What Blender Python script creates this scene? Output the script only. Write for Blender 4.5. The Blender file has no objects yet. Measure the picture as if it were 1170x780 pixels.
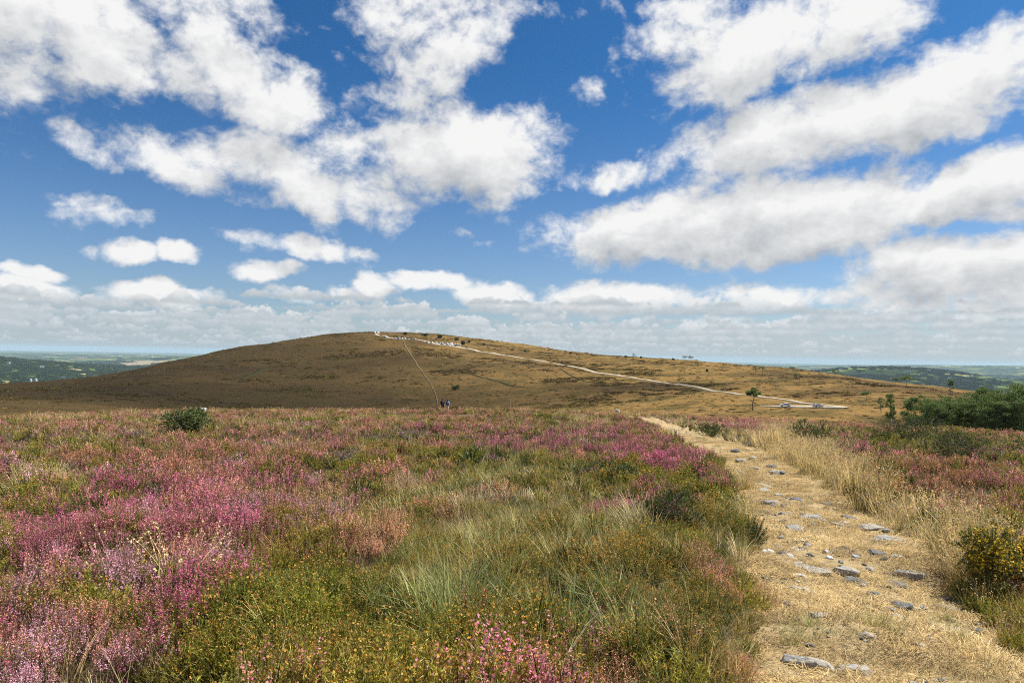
import bpy, bmesh, math, random
import numpy as np
from mathutils import Vector, Matrix
R_ = math.radians
rs = np.random.RandomState(7)
random.seed(7)
scn = bpy.context.scene
COL = scn.collection

# ------------------------------------------------------------------ camera
EYE = 1.7
FPX = 780.0
PITCH = math.atan(15.6/780.0)
ROLL = math.atan(0.0172)
fw = Vector((0, math.cos(PITCH), math.sin(PITCH)))
r0 = Vector((1, 0, 0)); u0 = r0.cross(fw)
rt = r0*math.cos(ROLL) + u0*math.sin(ROLL)
up = rt.cross(fw)
cam = bpy.data.objects.new('camera', bpy.data.cameras.new('camera'))
COL.objects.link(cam)
cam.matrix_world = Matrix(((rt.x, up.x, -fw.x, 0), (rt.y, up.y, -fw.y, 0), (rt.z, up.z, -fw.z, EYE), (0, 0, 0, 1)))
cam.data.lens = 24; cam.data.sensor_width = 36; cam.data.clip_start = 0.05; cam.data.clip_end = 200000
scn.camera = cam

def pxdir(px, py):
    "photo pixel -> azimuth (from +Y to +X) and tangent of elevation"
    d = fw*FPX + rt*(px-585.0) + up*(390.0-py)
    h = math.hypot(d.x, d.y)
    return math.atan2(d.x, d.y), d.z/h
def to_px(x, y, z):
    "world arrays -> photo pixel"
    dz = z-EYE
    f = x*fw.x+y*fw.y+dz*fw.z; a = x*rt.x+y*rt.y+dz*rt.z; b = x*up.x+y*up.y+dz*up.z
    f = np.where(f > 0.05, f, np.nan)
    return 585+FPX*a/f, 390-FPX*b/f

# ------------------------------------------------------------------ noise
def _h(ix, iy, s):
    n = (ix.astype(np.int64)*374761393 + iy.astype(np.int64)*668265263 + s*974634777) & 0x7fffffff
    n = ((n ^ (n >> 13))*1274126177) & 0x7fffffff
    return ((n ^ (n >> 16)) & 0xffff)/65535.0
def vnoise(x, y, s=0):
    x = np.asarray(x, float); y = np.asarray(y, float)
    ix = np.floor(x); iy = np.floor(y); fx = x-ix; fy = y-iy
    fx = fx*fx*fx*(fx*(fx*6-15)+10); fy = fy*fy*fy*(fy*(fy*6-15)+10)
    a = _h(ix, iy, s); b = _h(ix+1, iy, s); c = _h(ix, iy+1, s); d = _h(ix+1, iy+1, s)
    return (a*(1-fx)+b*fx)*(1-fy)+(c*(1-fx)+d*fx)*fy
def fbm(x, y, s=0, o=4, g=0.5):
    v = 0; a = 1; t = 0
    for k in range(o):
        c, q = math.cos(k*1.1), math.sin(k*1.1)
        v = v+a*vnoise((x*c-y*q)*2**k, (x*q+y*c)*2**k, s+k*17); t += a; a *= g
    return v/t-0.5
def sstep(a, b, x):
    t = np.clip((x-a)/(b-a), 0, 1); return t*t*(3-2*t)

# ------------------------------------------------------------------ terrain height
TX = [-500, 0, 66, 131, 191, 260, 320, 385, 430, 500, 550, 620, 700, 800, 880, 960, 1010, 1100, 1170, 1700]
TY = [470, 448, 441, 432, 415, 401, 390.5, 382.5, 379.5, 384, 388.5, 399, 407, 413, 420, 430, 438, 452, 464, 470]
TR = [420, 520, 590, 680, 800, 950, 1080, 1150, 1150, 1130, 1100, 1050, 1000, 900, 800, 620, 520, 430, 380, 330]
FR = [300, 320, 330, 350, 380, 400, 400, 400, 400, 400, 380, 350, 320, 300, 285, 280, 270, 250, 240, 240]
FY = [480, 476, 476, 476, 476, 476, 476, 476, 476, 475, 474, 472, 471, 470, 469, 469, 472, 478, 482, 485]
FAR_Z = -250.0
_az = []; _zr = []; _zf = []
for i in range(len(TX)):
    a, e = pxdir(TX[i], TY[i]); _az.append(a); _zr.append(EYE+e*TR[i])
    a2, e2 = pxdir(TX[i], FY[i]); _zf.append(EYE+e2*FR[i])
_az = np.array(_az); _zr = np.array(_zr); _zf = np.array(_zf)
def _smi(xq, xs, ys):
    "interpolation smoothed over a small azimuth window"
    v = 0
    for k, w in ((-0.045, .15), (-.02, .2), (0, .3), (.02, .2), (.045, .15)): v = v+w*np.interp(xq+k, xs, ys)
    return v
def herm(t, h, a, b, ma, mb):
    return (2*t**3-3*t**2+1)*a+(t**3-2*t**2+t)*h*ma+(-2*t**3+3*t**2)*b+(t**3-t**2)*h*mb
PATH = None
def path_dist(x, y):
    "distance to the footpath centreline and its half width there"
    x = np.asarray(x, float); y = np.asarray(y, float)
    best = np.full(x.shape, 1e9); hw = np.full(x.shape, .8); side = np.zeros(x.shape)
    if PATH is None: return best, hw, side
    for i in range(len(PATH)-1):
        ax, ay, aw = PATH[i]; bx, by, bw = PATH[i+1]
        dx, dy = bx-ax, by-ay; L = dx*dx+dy*dy
        t = np.clip(((x-ax)*dx+(y-ay)*dy)/L, 0, 1)
        d = np.hypot(x-ax-t*dx, y-ay-t*dy)
        m = d < best
        best = np.where(m, d, best); hw = np.where(m, aw+t*(bw-aw), hw)
        side = np.where(m, np.sign((x-ax)*dy-(y-ay)*dx), side)
    return best, hw, side
def zbase(x, y):
    r = np.hypot(x, y); az = np.arctan2(x, y)
    R = _smi(az, _az, TR); F = _smi(az, _az, FR); ZR = _smi(az, _az, _zr); ZF = _smi(az, _az, _zf)
    rr = np.sqrt(r*r+4)-2
    zn = -0.0600*rr - np.where(r > 62, 0.00195*(np.minimum(r, 100)-62)**2, 0)
    z100 = -0.0600*98-0.00195*38**2
    mean = (ZR-ZF)/(R-F)
    t1 = np.clip((r-100)/(F-100), 0, 1)
    z1 = herm(t1, F-100, z100, ZF, -0.17, mean*0.6)
    t2 = np.clip((r-F)/(R-F), 0, 1)
    z2 = herm(t2, R-F, ZF, ZR, mean*0.6, -0.01)
    t3 = np.clip((r-R)/2600, 0, 1)
    z3 = ZR-0.01*np.minimum(r-R, 100)+(FAR_Z-ZR+1)*sstep(0, 1, t3)
    z = np.where(r < 100, zn, np.where(r < F, z1, np.where(r < R, z2, z3)))
    return z
def zt(x, y):
    x = np.asarray(x, float); y = np.asarray(y, float)
    r = np.hypot(x, y); z = zbase(x, y)
    near = 1-sstep(60, 110, r)
    z = z+near*(0.48*fbm(x/1.9, y/1.9, 3, 3)+0.5*fbm(x/9+5, y/9, 4, 2))*sstep(1.0, 4, r)
    d, hw, side = path_dist(x, y)
    # footpath: shallow trough, with a low bank each side
    inb = 1-sstep(hw*0.9, hw+0.5, d)
    z = z-near*inb*0.10*sstep(0.5, 2, r)
    mid = sstep(130, 320, r)*(1-sstep(1400, 2600, r))
    z = z+mid*(9.0*fbm(x/130, y/90, 9, 5, .55)+2.2*fbm(x/24, y/24, 10, 3))*np.clip(r/900, .25, 1)
    far = sstep(2200, 5200, r)
    hills = 230*np.clip(fbm(x/5200+3.3, y/5200+1.2, 21, 5, .55)+.06, 0, 1)
    az = np.arctan2(x, y)
    def bump(a0, r0, wa, wr, h): return h*np.exp(-((az-a0)/wa)**2-((r-r0)/wr)**2)
    z = z+far*(hills*sstep(30000, 9000, r) + bump(0.53, 7000, .15, 1500, 118)+bump(-.70, 6500, .16, 1500, 150)
               +bump(-.42, 16000, .14, 3000, 120)+bump(.62, 21000, .22, 4000, 190)+bump(-.62, 24000, .4, 4000, 60)+bump(.2, 26000, .3, 4000, 70))
    return z
_rr = np.exp(np.linspace(math.log(1.5), math.log(48000), 9000))
def hit(px, py, rmin=0.0, rmax=1e9):
    "where the line of sight of a photo pixel meets the ground"
    a, e = pxdir(px, py)
    r = _rr[(_rr > rmin) & (_rr < rmax)]
    x = np.sin(a)*r; y = np.cos(a)*r
    g = EYE+e*r-zt(x, y)
    k = np.argmax(g < 0) if (g < 0).any() else int(np.argmin(g))
    k = max(k, 1)
    t = g[k-1]/(g[k-1]-g[k]) if g[k-1] != g[k] else 0
    t = min(max(t, 0), 1)
    rr_ = r[k-1]+(r[k]-r[k-1])*t
    xx, yy = math.sin(a)*rr_, math.cos(a)*rr_
    return xx, yy, float(zt(xx, yy)), rr_

# footpath centreline from its edges
edges = [(780, 892, 1172), (735, 888, 1142), (700, 884, 1114), (650, 878, 1070), (610, 872, 1022), (580, 868, 975), (560, 856, 950), (540, 838, 924),
         (520, 812, 890), (505, 790, 855), (495, 768, 816), (487, 750, 786), (482, 741, 765)]
pts = [(-1.5, -9, .75), (-.5, -4, .75), (.5, -1, .75), (1.15, 1, .75), (1.75, 2.6, .75)]
for yy, xl, xr in edges:
    a = hit(xl, yy); b = hit(xr, yy)
    pts.append(((a[0]+b[0])/2, (a[1]+b[1])/2, max(.45, abs(b[0]-a[0])/2)))
px_, py_, _ = pts[-1]
pts += [(px_-1.0, py_+7, .30), (px_-4.0, py_+18, .18), (px_-8, py_+32, .15), (-6.5, 80, .5), (-8.3, 92, .9), (-10, 130, .9)]
# resample smooth
P = np.array(pts); s = np.r_[0, np.cumsum(np.hypot(np.diff(P[:, 0]), np.diff(P[:, 1])))]
sq = np.arange(0, s[-1], 0.6)
Q = np.stack([np.interp(sq, s, P[:, k]) for k in range(3)], 1)
for _ in range(6): Q[1:-1] = (Q[:-2]+2*Q[1:-1]+Q[2:])/4
PATH = [tuple(q) for q in Q[::2]]

# ------------------------------------------------------------------ node helper
class E:
    nt = None
    def __init__(s, v): s.v = v
    @staticmethod
    def put(sock, v):
        if isinstance(v, E): v = v.v
        if isinstance(v, (int, float)): sock.default_value = v
        elif isinstance(v, (tuple, list)):
            sock.default_value = tuple(v)+((1,) if len(v) == 3 and sock.type == 'RGBA' else ())
        else: E.nt.links.new(v, sock)
def node(t, out=0, ins=None, **kw):
    n = E.nt.nodes.new(t)
    for k, v in kw.items(): setattr(n, k, v)
    for k, v in (ins or {}).items(): E.put(n.inputs[k], v)
    return E(n.outputs[out])
def m(op, a, b=None, c=None, clamp=False):
    ins = {0: a}
    if b is not None: ins[1] = b
    if c is not None: ins[2] = c
    return node('ShaderNodeMath', 0, ins, operation=op, use_clamp=clamp)
def _op(o): return lambda a, b: m(o, a, b)
E.__add__ = _op('ADD'); E.__sub__ = _op('SUBTRACT'); E.__mul__ = _op('MULTIPLY'); E.__truediv__ = _op('DIVIDE')
E.__radd__ = lambda a, b: m('ADD', b, a); E.__rsub__ = lambda a, b: m('SUBTRACT', b, a); E.__rmul__ = lambda a, b: m('MULTIPLY', b, a)
def vm(op, a, b=None, out=0):
    ins = {0: a}
    if b is not None: ins[1] = b
    return node('ShaderNodeVectorMath', out, ins, operation=op)
def noise(vec, scale, detail=5, rough=.55, dist=0, out=0, dim='3D'):
    return node('ShaderNodeTexNoise', out, {'Vector': vec, 'Scale': scale, 'Detail': detail, 'Roughness': rough, 'Distortion': dist}, noise_dimensions=dim)
def mix(f, a, b, blend='MIX'):
    n = E.nt.nodes.new('ShaderNodeMix'); n.data_type = 'RGBA'; n.blend_type = blend; n.clamp_factor = True
    E.put(n.inputs[0], f); E.put(n.inputs[6], a); E.put(n.inputs[7], b)
    return E(n.outputs[2])
def ss(a, b, x): return node('ShaderNodeMapRange', 0, {'Value': x, 'From Min': a, 'From Max': b}, interpolation_type='SMOOTHSTEP')
def lin(a, b, c, d, x): return node('ShaderNodeMapRange', 0, {'Value': x, 'From Min': a, 'From Max': b, 'To Min': c, 'To Max': d})
def ramp(x, stops, interp='LINEAR'):
    n = E.nt.nodes.new('ShaderNodeValToRGB'); cr = n.color_ramp; cr.interpolation = interp
    while len(cr.elements) < len(stops): cr.elements.new(0.5)
    for e, (p, c) in zip(cr.elements, stops): e.position = p; e.color = tuple(c)+(1,)
    E.put(n.inputs[0], x); return E(n.outputs[0])
def sep(v):
    n = E.nt.nodes.new('ShaderNodeSeparateXYZ'); E.put(n.inputs[0], v); return [E(o) for o in n.outputs]
def comb(x, y, z): return node('ShaderNodeCombineXYZ', 0, {0: x, 1: y, 2: z})
def mat(name, f, rough=.85, spec=.2, trans=0.0, metal=0):
    mt = bpy.data.materials.new(name); mt.use_nodes = True; nt = mt.node_tree; E.nt = nt
    b = nt.nodes['Principled BSDF']; out = nt.nodes['Material Output']
    r = f() if callable(f) else f
    col, extra = r if isinstance(r, tuple) and isinstance(r[0], E) else (r, None)
    E.put(b.inputs['Base Color'], col)
    b.inputs['Roughness'].default_value = rough; b.inputs['Specular IOR Level'].default_value = spec; b.inputs['Metallic'].default_value = metal
    if extra is not None:
        h, st, di = extra
        bp = node('ShaderNodeBump', 0, {'Strength': st, 'Distance': di, 'Height': h}); E.put(b.inputs['Normal'], bp)
    if trans:
        t = nt.nodes.new('ShaderNodeBsdfTranslucent'); E.put(t.inputs[0], col)
        ms = nt.nodes.new('ShaderNodeMixShader'); ms.inputs[0].default_value = trans
        nt.links.new(b.outputs[0], ms.inputs[1]); nt.links.new(t.outputs[0], ms.inputs[2]); nt.links.new(ms.outputs[0], out.inputs[0])
    return mt
def geo_pos(): return node('ShaderNodeNewGeometry', 0)
def attr(name, typ='GEOMETRY'): return node('ShaderNodeAttribute', 2, None, attribute_name=name, attribute_type=typ)

# ------------------------------------------------------------------ object helpers
def tag(o, label=None, cat=None, group=None, kind=None):
    if label: o['label'] = label
    if cat: o['category'] = cat
    if group: o['group'] = group
    if kind: o['kind'] = kind
    return o
def empty(name, loc=(0, 0, 0), rz=0, s=1):
    o = bpy.data.objects.new(name, None); COL.objects.link(o); o.location = loc; o.rotation_euler.z = rz; o.scale = (s, s, s); return o
def mesh_obj(name, verts, faces, mats, parent=None, midx=None, smooth=False):
    me = bpy.data.meshes.new(name); me.from_pydata([tuple(v) for v in verts], [], [tuple(f) for f in faces]); me.update()
    for k in (mats if isinstance(mats, (list, tuple)) else [mats]): me.materials.append(k)
    if midx is not None: me.polygons.foreach_set('material_index', list(midx))
    if smooth: me.polygons.foreach_set('use_smooth', [True]*len(me.polygons))
    o = bpy.data.objects.new(name, me); COL.objects.link(o); o.parent = parent; return o
def grid_obj(name, X, Y, Z, mt, attrs=None):
    n, k = X.shape
    V = np.stack([X, Y, Z], -1).reshape(-1, 3).astype(np.float32)
    i = np.arange(n*k).reshape(n, k)
    F = np.stack([i[:-1, :-1], i[:-1, 1:], i[1:, 1:], i[1:, :-1]], -1).reshape(-1, 4)
    me = bpy.data.meshes.new(name)
    me.vertices.add(len(V)); me.vertices.foreach_set('co', V.ravel())
    me.loops.add(F.size); me.loops.foreach_set('vertex_index', F.ravel().astype(np.int32))
    me.polygons.add(len(F)); me.polygons.foreach_set('loop_start', np.arange(0, F.size, 4, dtype=np.int32))
    me.polygons.foreach_set('loop_total', np.full(len(F), 4, np.int32))
    me.update(calc_edges=True); me.validate()
    me.polygons.foreach_set('use_smooth', np.ones(len(me.polygons), bool))
    for an, av in (attrs or {}).items():
        a = me.attributes.new(an, 'FLOAT', 'POINT'); a.data.foreach_set('value', av.ravel().astype(np.float32))
    me.materials.append(mt)
    o = bpy.data.objects.new(name, me); COL.objects.link(o); return o

# ------------------------------------------------------------------ materials of the land
def f_soil():
    p = geo_pos(); n = noise(p, 3.0, 6); n2 = noise(p, 40, 4)
    r = vm('LENGTH', p, out=1)
    near = mix(n, (.035, .026, .014), (.085, .062, .03))
    far = ramp(noise(p, .45, 6, .65), [(.3, (.12, .12, .03)), (.45, (.2, .15, .06)), (.55, (.24, .12, .08)), (.7, (.22, .16, .07))])
    return mix(ss(30, 75, r), near, far), (n2, .6, .03)
M_soil = mat('heath_soil', f_soil)
def f_path():
    p = geo_pos()
    x, y, z = sep(p)
    st = comb(x*1.0+y*.35, y*3.2, z)
    n = noise(p, 1.6, 5, .6); f = noise(st, 22, 6, .7, .6); g = noise(p, 90, 3, .7)
    c = mix(n, (.42, .30, .13), (.60, .46, .25))
    c = mix(ss(.35, .7, f), mix(.5, c, (.26, .17, .075)), c)
    c = mix(ss(.50, .66, noise(p, 2.3, 6, .7, .8))*.8, c, (.16, .10, .045))
    c = mix(ss(.55, .62, noise(p, 5.5, 5, .7, .6))*.7, c, (.22, .15, .07))
    c = mix(ss(.56, .70, noise(p, 1.1, 5, .65))*.8, c, (.19, .185, .06))
    c = mix(ss(.60, .68, g), c, (.55, .45, .27))
    return c, (f*.6+g*.4, .9, .03)
M_path = mat('footpath_straw_earth', f_path)
def f_hill():
    p = geo_pos(); x, y, z = sep(p)
    st = comb(x, y*1.0, z*4)
    big = noise(p, .006, 5, .6, .3); midn = noise(st, .035, 6, .65, .3); fine = noise(p, .35, 5, .75)
    az = m('ARCTAN2', x, y)
    gold = mix(ss(.25, .75, fine), (.185, .108, .030), (.33, .20, .064))
    green = mix(ss(.25, .75, fine), (.085, .060, .016), (.165, .112, .032))
    c = mix(ss(.46, .60, midn), gold, green)
    c = mix(ss(.48, .62, big)*.8, c, mix(fine, (.05, .030, .011), (.10, .06, .022)))
    # western flank: shade of clouds painted into the colour as dark brown
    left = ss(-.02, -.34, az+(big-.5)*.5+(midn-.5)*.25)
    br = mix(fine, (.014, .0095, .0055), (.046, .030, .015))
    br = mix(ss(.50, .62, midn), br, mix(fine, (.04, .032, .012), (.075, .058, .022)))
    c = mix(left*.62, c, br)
    # dark heather bands, then shade of clouds painted in low on the slope
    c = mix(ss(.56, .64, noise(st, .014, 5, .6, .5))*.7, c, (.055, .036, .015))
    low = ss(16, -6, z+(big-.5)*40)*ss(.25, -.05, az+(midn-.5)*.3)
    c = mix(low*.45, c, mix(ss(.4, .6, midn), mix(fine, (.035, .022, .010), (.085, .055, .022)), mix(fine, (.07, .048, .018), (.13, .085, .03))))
    c = mix(ss(.52, .60, noise(vm('MULTIPLY', p, (1, 1, 6)), .09, 5, .75, .2))*.6, c, mix(fine, (.05, .04, .014), (.12, .085, .03)))
    # far scrub specks
    c = mix(ss(.70, .76, noise(p, .12, 4, .8))*.7, c, (.03, .032, .012))
    return c, (fine*.6+midn*1.2, .8, 3.0)
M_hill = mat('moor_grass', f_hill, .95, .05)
def f_far():
    p = geo_pos(); x, y, z = sep(p)
    w = vm('ADD', vm('MULTIPLY', p, (1, 1, 0)), vm('SCALE', noise(p, .0012, 4, out=1), None)); w.v.node.inputs[1]
    q = vm('MULTIPLY', p, (1/310., 1/310., 0))
    q = vm('ADD', q, vm('MULTIPLY', noise(p, .0014, 3, out=1), (1.3, 1.3, 0)))
    vo = E.nt.nodes.new('ShaderNodeTexVoronoi'); E.put(vo.inputs['Vector'], q); vo.inputs['Scale'].default_value = 1
    rnd = sep(E(vo.outputs['Color']))[0]
    ve = E.nt.nodes.new('ShaderNodeTexVoronoi'); ve.feature = 'DISTANCE_TO_EDGE'; E.put(ve.inputs['Vector'], q); ve.inputs['Scale'].default_value = 1
    c = ramp(rnd, [(0, (.04, .07, .022)), (.22, (.09, .14, .03)), (.42, (.16, .21, .05)), (.56, (.26, .26, .08)), (.7, (.07, .11, .03)), (.78, (.46, .38, .18)), (.9, (.20, .24, .07))], 'CONSTANT')
    c = mix(ss(.10, .05, E(ve.outputs['Distance'])), c, (.018, .03, .012))
    wood = ss(.47, .53, noise(p, .0011, 6, .62))
    c = mix(wood, c, mix(noise(p, .03, 4, .7), (.014, .026, .011), (.04, .06, .02)))
    tn = noise(p, .02, 2, .5)
    c = mix(ss(.70, .74, tn)*ss(.55, .62, noise(p, .0006, 3)), c, (.5, .48, .44))
    return c, (noise(p, .02, 4, .7)*ss(.4, .55, wood), 1.0, 22.0)
M_far = mat('patchwork_farmland', f_far, .95, .0)

# ------------------------------------------------------------------ terrain sheets
azf = np.radians(np.r_[np.arange(-180, -62, 3), np.arange(-62, 62, .3), np.arange(62, 181, 3)])
def sheet(name, r0, r1, step, mt, label, sink=False):
    n = int(math.log(r1/r0)/step)+2
    r = np.exp(np.linspace(math.log(r0), math.log(r1), n))
    A, Rg = np.meshgrid(azf, r)
    X = np.sin(A)*Rg; Y = np.cos(A)*Rg
    Z = zt(X, Y)
    if sink:
        d, hw, sd = path_dist(X, Y)
        Z = Z-0.06*(1-sstep(hw, hw+.25, d))
    o = grid_obj(name, X, Y, Z, mt); tag(o, label, kind='structure'); return o
sheet('ground', .4, 104, .011, M_soil, 'brown earth of the heath under the heather', True)
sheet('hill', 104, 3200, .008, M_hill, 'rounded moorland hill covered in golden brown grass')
sheet('countryside', 3200, 52000, .006, M_far, 'patchwork of far fields and woods fading to blue')
# footpath strip
fine = np.arange(0, s[-1]-12, 0.09)
C = np.stack([np.interp(fine, sq, Q[:, k]) for k in range(3)], 1)
T = np.gradient(C[:, :2], axis=0); T /= np.hypot(T[:, 0], T[:, 1])[:, None]
N = np.stack([T[:, 1], -T[:, 0]], 1)
u = np.linspace(-1, 1, 34)
wob = 1+.25*fbm(fine*.8, fine*0, 31, 3)
X = C[:, 0][:, None]+N[:, 0][:, None]*u[None]*(C[:, 2]*wob+.18)[:, None]
Y = C[:, 1][:, None]+N[:, 1][:, None]*u[None]*(C[:, 2]*wob+.18)[:, None]
def path_z(X, Y): return zt(X, Y)+.11*fbm(X*1.7, Y*1.7, 41, 4)+.055*fbm(X*5.5, Y*5.5, 43, 3)
Z = path_z(X, Y)+.012
Z -= (np.abs(u)[None]**8)*.05
tag(grid_obj('footpath', X, Y, Z, M_path), 'footpath of trampled straw coloured grass and earth', kind='structure')

# roads and tracks on the hill
def f_gravel():
    p = geo_pos(); n = noise(p, .5, 5, .7); return mix(n, (.30, .25, .17), (.50, .43, .31))
M_gravel = mat('pale_gravel', f_gravel, .95, .1)
def f_track():
    p = geo_pos(); n = noise(p, .15, 4, .7); return mix(ss(.35, .65, n), (.10, .065, .025), (.24, .18, .09))
M_track = mat('worn_track', f_track, .95, .1)
ROADS = []
def strip(name, pix, width, mt, label, rmin=150, lift=.25, step=4):
    w = np.array([hit(a, b, rmin)[:2] for a, b in pix])
    ss_ = np.r_[0, np.cumsum(np.hypot(*np.diff(w, axis=0).T))]
    q = np.arange(0, ss_[-1], step)
    c = np.stack([np.interp(q, ss_, w[:, k]) for k in range(2)], 1)
    for _ in range(4): c[1:-1] = (c[:-2]+2*c[1:-1]+c[2:])/4
    if name in ('road', 'car_park', 'track'): ROADS.append(c[::2])
    t = np.gradient(c, axis=0); t /= np.hypot(*t.T)[:, None]
    wd = np.interp(q, ss_, np.broadcast_to(width, len(pix)))*(1+.35*fbm(q/9, q*0, 55, 3))
    uu = np.array([-1, -.92, 0, .92, 1.])
    X = c[:, :1]+t[:, 1:]*uu*wd[:, None]/2; Y = c[:, 1:]-t[:, :1]*uu*wd[:, None]/2
    Z = zt(X, Y)+lift; Z[:, 0] -= lift+.3; Z[:, -1] -= lift+.3
    o = grid_obj(name, X, Y, Z, mt); tag(o, label, kind='structure'); return o
strip('road', [(429, 380.8), (440, 384.2), (451, 387.2), (466, 387.6), (476, 387.8), (490, 391.5), (505, 394), (527, 397), (560, 403), (590, 408), (620, 412.5), (660, 420), (700, 428), (750, 436), (800, 443), (860, 452), (910, 459), (945, 463.2), (968, 466)],
      [5, 5, 7, 7, 7, 8, 9, 9, 6, 5.6, 5.2, 5, 4.6, 4.2, 3.8, 3.3, 3, 2.7, 2.5], M_gravel, 'pale road running down the right side of the hill')
strip('track', [(461, 389), (464, 397), (471, 408), (480, 421), (489, 434), (495, 444), (499, 455), (500, 462)], [1.8, 1.8, 1.6, 1.4, 1.3, 1.1, 1., 1.], M_track, 'narrow worn track climbing straight up the hill')
strip('car_park', [(868, 464.3), (890, 464.6), (920, 465), (950, 465.5), (967, 466.3)], [2, 5, 7, 6, 3], M_gravel, 'pale gravel car park at the foot of the hill', 200, .35, 2)

# ------------------------------------------------------------------ plants: prototypes and scattering
class PB:
    def __init__(s, seed=0): s.v = []; s.f = []; s.m = []; s.c = []; s.r = random.Random(seed)
    def ribbon(s, pts, widths, mi, cv, side=None):
        b = len(s.v); n = len(pts)
        if side is None:
            a = s.r.uniform(0, math.tau); side = Vector((math.cos(a), math.sin(a), s.r.uniform(-.2, .2)))
        for k, (p, w) in enumerate(zip(pts, widths)):
            if k == n-1: s.v.append(p[:]); s.c.append(cv)
            else:
                s.v.append((p-side*w*.5)[:]); s.v.append((p+side*w*.5)[:]); s.c += [cv, cv]
        for k in range(n-2): s.f.append((b+2*k, b+2*k+1, b+2*k+3, b+2*k+2)); s.m.append(mi)
        s.f.append((b+2*n-4, b+2*n-3, b+2*n-2)); s.m.append(mi)
    def tri(s, p, d, L, w, mi, cv):
        t = d.cross(Vector((s.r.uniform(-1, 1), s.r.uniform(-1, 1), s.r.uniform(-1, 1))))
        if t.length < 1e-4: t = Vector((1, 0, 0))
        t.normalize(); b = len(s.v)
        s.v += [(p-t*w*.5)[:], (p+t*w*.5)[:], (p+d*L)[:]]; s.c += [cv]*3; s.f.append((b, b+1, b+2)); s.m.append(mi)
    def bell(s, p, z, mi, cv):
        "small diamond flower"
        a = Vector((s.r.gauss(0, 1), s.r.gauss(0, 1), s.r.gauss(0, 1))).normalized()
        t = a.cross(Vector((s.r.gauss(0, 1), s.r.gauss(0, 1), s.r.gauss(0, 1)))).normalized(); b = len(s.v)
        s.v += [(p-a*z*.6)[:], (p+t*z*.45)[:], (p+a*z*.6)[:], (p-t*z*.45)[:]]; s.c += [cv]*4; s.f.append((b, b+1, b+2, b+3)); s.m.append(mi)
def rdir(r, th, ph): return Vector((math.sin(th)*math.cos(ph), math.sin(th)*math.sin(ph), math.cos(th)))
def heather(seed, lod, flowery=1.0, R=.17, H=.34):
    pb = PB(seed); r = pb.r; n, nl, nf, k = [(70, 16, 19, 1.), (32, 9, 12, 1.7), (16, 6, 7, 2.9)][lod]
    for i in range(n):
        ph = r.uniform(0, math.tau); q = math.sqrt(r.random())
        b = Vector((math.cos(ph)*q*R*.45, math.sin(ph)*q*R*.45, 0))
        h = H*(1-.35*q*q)*r.uniform(.75, 1.12)
        t = Vector((math.cos(ph)*q*R*1.15+r.gauss(0, .02), math.sin(ph)*q*R*1.15+r.gauss(0, .02), h))
        mid = b*.45+t*.55+Vector((r.gauss(0, .012), r.gauss(0, .012), -.02))
        cv = r.random(); pb.ribbon([b, mid, t], [.004*k, .003*k, 0], 0, cv)
        d = (t-mid).normalized()
        for j in range(nl):
            u_ = r.uniform(.15, .95); p = b.lerp(mid, u_*2) if u_ < .5 else mid.lerp(t, u_*2-1)
            dd = (d+Vector((r.gauss(0, .8), r.gauss(0, .8), r.gauss(0, .3)))).normalized()
            pb.tri(p, dd, .013*k**.8, .004*k, 1, cv)
        if r.random() < flowery:
            for j in range(nf):
                u_ = r.uniform(.35, 1.05); p = mid.lerp(t, u_)+Vector((r.gauss(0, .005*k), r.gauss(0, .005*k), r.gauss(0, .004)))
                pb.bell(p, (.0078 if lod == 0 else .0085)*k**.85*r.uniform(.7, 1.25), 2, cv)
    return pb
def gorse(seed, lod, R=.19, H=.3, fl=.55):
    pb = PB(seed); r = pb.r; n, nl, nf, k = [(92, 30, 4, 1.), (40, 16, 3, 1.8), (17, 10, 2, 3.2)][lod]
    for i in range(n):
        ph = r.uniform(0, math.tau); th = math.acos(1-r.random()*.85)
        tip = rdir(r, th, ph); tip = Vector((tip.x*R, tip.y*R, .05+tip.z*(H-.05)))*r.uniform(.8, 1.1)
        b = tip*.35; b.z *= .6
        cv = r.random(); pb.ribbon([b, b.lerp(tip, .6)+Vector((0, 0, .01)), tip], [.005*k, .004*k, 0], 0, cv)
        d = (tip-b).normalized()
        for j in range(nl):
            u_ = r.uniform(.3, 1)
            dd = (d*.9+Vector((r.gauss(0, .7), r.gauss(0, .7), r.gauss(.15, .6)))).normalized()
            pb.tri(b.lerp(tip, u_), dd, .020*k**.8*r.uniform(.7, 1.2), .0042*k, 1, cv*.6+.4*r.random())
        if r.random() < fl:
            for j in range(nf):
                pb.bell(b.lerp(tip, r.uniform(.8, 1.05))+Vector((r.gauss(0, .007), r.gauss(0, .007), .004)), .0095*k**.85*r.uniform(.7, 1.3), 2, r.random())
    return pb
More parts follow.
